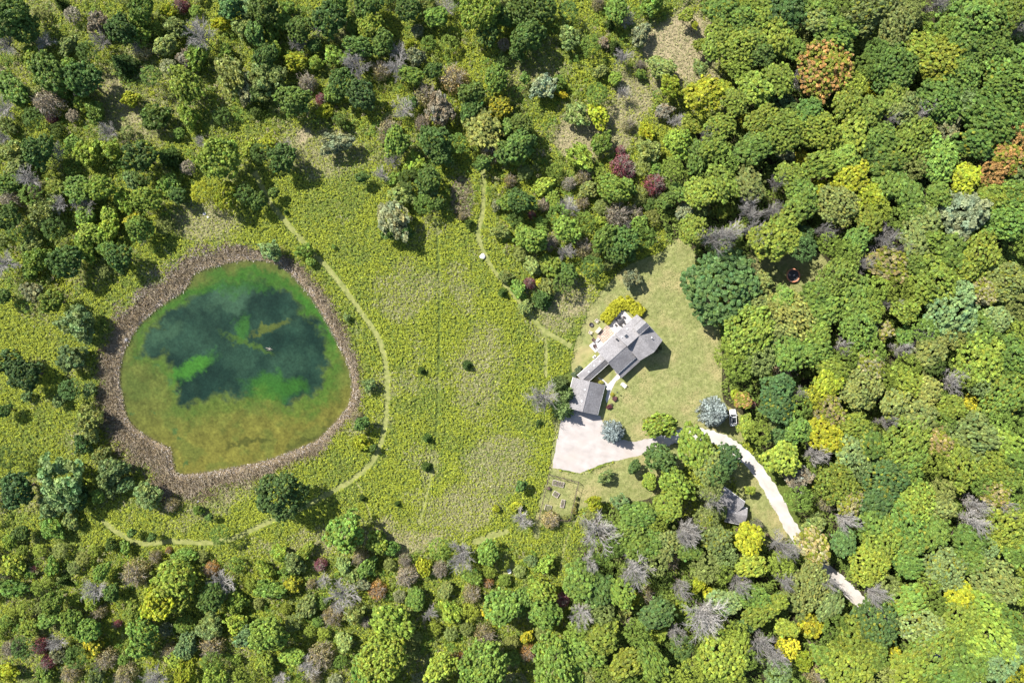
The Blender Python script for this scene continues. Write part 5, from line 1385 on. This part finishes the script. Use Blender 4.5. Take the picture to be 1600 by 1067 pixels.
mb = MB(); mb.lathe([(.32, 0), (.52, .05), (.55, .4), (.46, .42), (.40, .2), (0, .15)], 16); mb.build('bowl', MAT_DARK, t, True)
mb = MB(); mb.torus(.52, .05, (0, 0, .42), 18, 6); mb.build('rim', MAT_WOODD, t, True)
# dining table and chairs on the white patio
X, Y = W(968.5, 502); ta = math.radians(42)
t = thing('patio_table', 'dark slatted dining table on the white concrete patio', 'table', (X, Y, .10), ta)
for k in range(5):
    mb = MB(); mb.box((0, -.4 + k * .2, .72), (1.9, .17, .04)); mb.build('slat', MAT_DARK, t)
for sx in (-1, 1):
    for sy in (-1, 1):
        mb = MB(); mb.box((sx * .85, sy * .4, .35), (.07, .07, .70)); mb.build('leg', MAT_DARK, t)
for i, (dx, dy, a, w_) in enumerate(((-.5, .85, 0, 'upper left side'), (.5, .85, 0, 'upper right side'), (-.5, -.85, 180, 'lower left side'), (.5, -.85, 180, 'lower right side'), (1.4, 0, -90, 'far right end'), (-1.4, 0, 90, 'near left end'))):
    c = thing('patio_chair', f'dark metal dining chair at the {w_} of the patio table', 'chair', (X + dx * math.cos(ta) - dy * math.sin(ta), Y + dx * math.sin(ta) + dy * math.cos(ta), .10), ta + math.radians(a), 'dining chairs on the patio')
    mb = MB(); mb.box((0, 0, .44), (.46, .46, .05)); mb.build('seat', MAT_DARK, c)
    mb = MB(); mb.box((0, .24, .70), (.46, .05, .48)); mb.build('backrest', MAT_DARK, c)
    for sx in (-1, 1):
        for sy in (-1, 1):
            mb = MB(); mb.box((sx * .2, sy * .2, .21), (.04, .04, .42)); mb.build('leg', MAT_DARK, c)
for x, y, lab in ((961.5, 507.5, 'white square planter at the left corner of the patio table'), (973, 495, 'pale planter above the patio table near the hedge corner')):
    t = thing('planter', lab, 'planter', (*W(x, y), .10), ta)
    mb = MB(); mb.box((0, 0, .22), (.55, .55, .44)); mb.build('pot', MAT_TRIM, t, bevel=.03)
    mb = MB(); mb.box((0, 0, .445), (.45, .45, .03)); mb.build('soil', MAT_WOODD, t)
t = thing('coffee_table', 'low dark framed table on the small white patio', 'table', (*W(933.5, 531), .10), ta)
mb = MB(); mb.box((0, 0, .38), (.95, .6, .05)); mb.build('tabletop', MAT_TRIM, t)
mb = MB()
for sx, sy, dx, dy in ((0, -.32, 1.0, .06), (0, .32, 1.0, .06), (-.5, 0, .06, .58), (.5, 0, .06, .58)): mb.box((sx, sy, .40), (dx, dy, .07))
mb.build('frame', MAT_DARK, t)
for sx in (-1, 1):
    for sy in (-1, 1):
        mb = MB(); mb.box((sx * .45, sy * .27, .17), (.06, .06, .34)); mb.build('leg', MAT_DARK, t)
t = thing('heat_pump', 'white box unit against the upper wall of the long narrow roof', 'air unit', (*HF(-6.9, -3.0, 0),), ta)
mb = MB(); mb.box((0, 0, .42), (.85, .45, .8)); mb.build('case', MAT_TRIM, t, bevel=.03); mb = MB(); mb.lathe([(0, .83), (.18, .83), (.18, .86), (0, .86)], 12); mb.build('fan_grille', MAT_DARK, t)
t = thing('garden_light', 'thin dark garden light post beside the pale walkway', 'lamp post', (*W(963, 612), 0))
mb = MB(); mb.tube((0, 0, 0), (0, 0, 1.7), .04); mb.build('pole', MAT_DARK, t); mb = MB(); mb.lathe([(0, 1.65), (.12, 1.7), (.14, 1.95), (.18, 1.97), (0, 2.1)], 8); mb.build('lantern', MAT_DARK, t)

# ------------------------------------------------------------------ boulders and drowned branch
def boulder(x, y, r, label, seed):
    bm = bmesh.new(); bmesh.ops.create_icosphere(bm, subdivisions=2, radius=r)
    q = random.Random(seed); ph = [q.uniform(0, 6) for _ in range(3)]
    for v in bm.verts:
        k = 1 + .18 * math.sin(v.co.x / r * 3 + ph[0]) * math.sin(v.co.y / r * 3 + ph[1]) + .1 * math.sin(v.co.z / r * 4 + ph[2]); v.co *= k; v.co.z *= .65
    me = bpy.data.meshes.new('boulder'); bm.to_mesh(me); bm.free(); me.materials.append(MAT_ROCK)
    o = obj('boulder', me); o.location = (*W(x, y), r * .3); tag(o, label, 'boulder', 'pale boulders in the grass')


MAT_ROCK = noise_mat('pale_rock', (.50, .48, .47), (.66, .64, .63), 2, .9, .15, .04, 6)
boulder(754, 401, .75, 'white boulder beside the trail in the upper meadow', 1)
boulder(320, 334, .45, 'small pale boulder in the grass above the pond', 2)
boulder(309, 783, .38, 'pale stone at the outer edge of the reeds below the pond', 3)
boulder(197, 530.5, .42, 'pale stone on the left shore of the pond', 4)
boulder(325, 340, .35, 'smallest pale stone just below the boulder above the pond', 5)
br = MB()
for i in range(9):
    a = i * .7 + random.uniform(-.2, .2); L = random.uniform(.6, 1.5)
    br.tube((0, 0, -.15), (L * math.cos(a), L * math.sin(a), random.uniform(-.1, .25)), .05, .015, 5)
br.tube((-1.6, .5, -.12), (1.4, -.3, -.02), .07, .03, 6)
o = br.build('drowned_branch', MAT_WOOD); o.location = (*W(421, 545), 0); o.scale = (.6, .6, .6); tag(o, 'bleached branch sticking out of the dark water of the pond', 'branch')

for i, (x, y, r) in enumerate(((901, 778, 4), (899, 787, 5), (897, 797, 6), (893, 806, 6), (884, 808, 6), (860, 803, 7), (850, 800, 5))):
    plant(x, y, r, .8 + .1 * r, (.17 + .02 * (i % 3), .20, .05), ('small weed clump high on the right wire fence', 'weed clump halfway down the right wire fence', 'leafy weed clump on the lower right wire fence', 'green clump at the lower right corner of the wire fence', 'green clump inside the bottom of the wire fence', 'bushy clump at the lower left inside the wire fence', 'small clump against the lower left wire fence')[i])
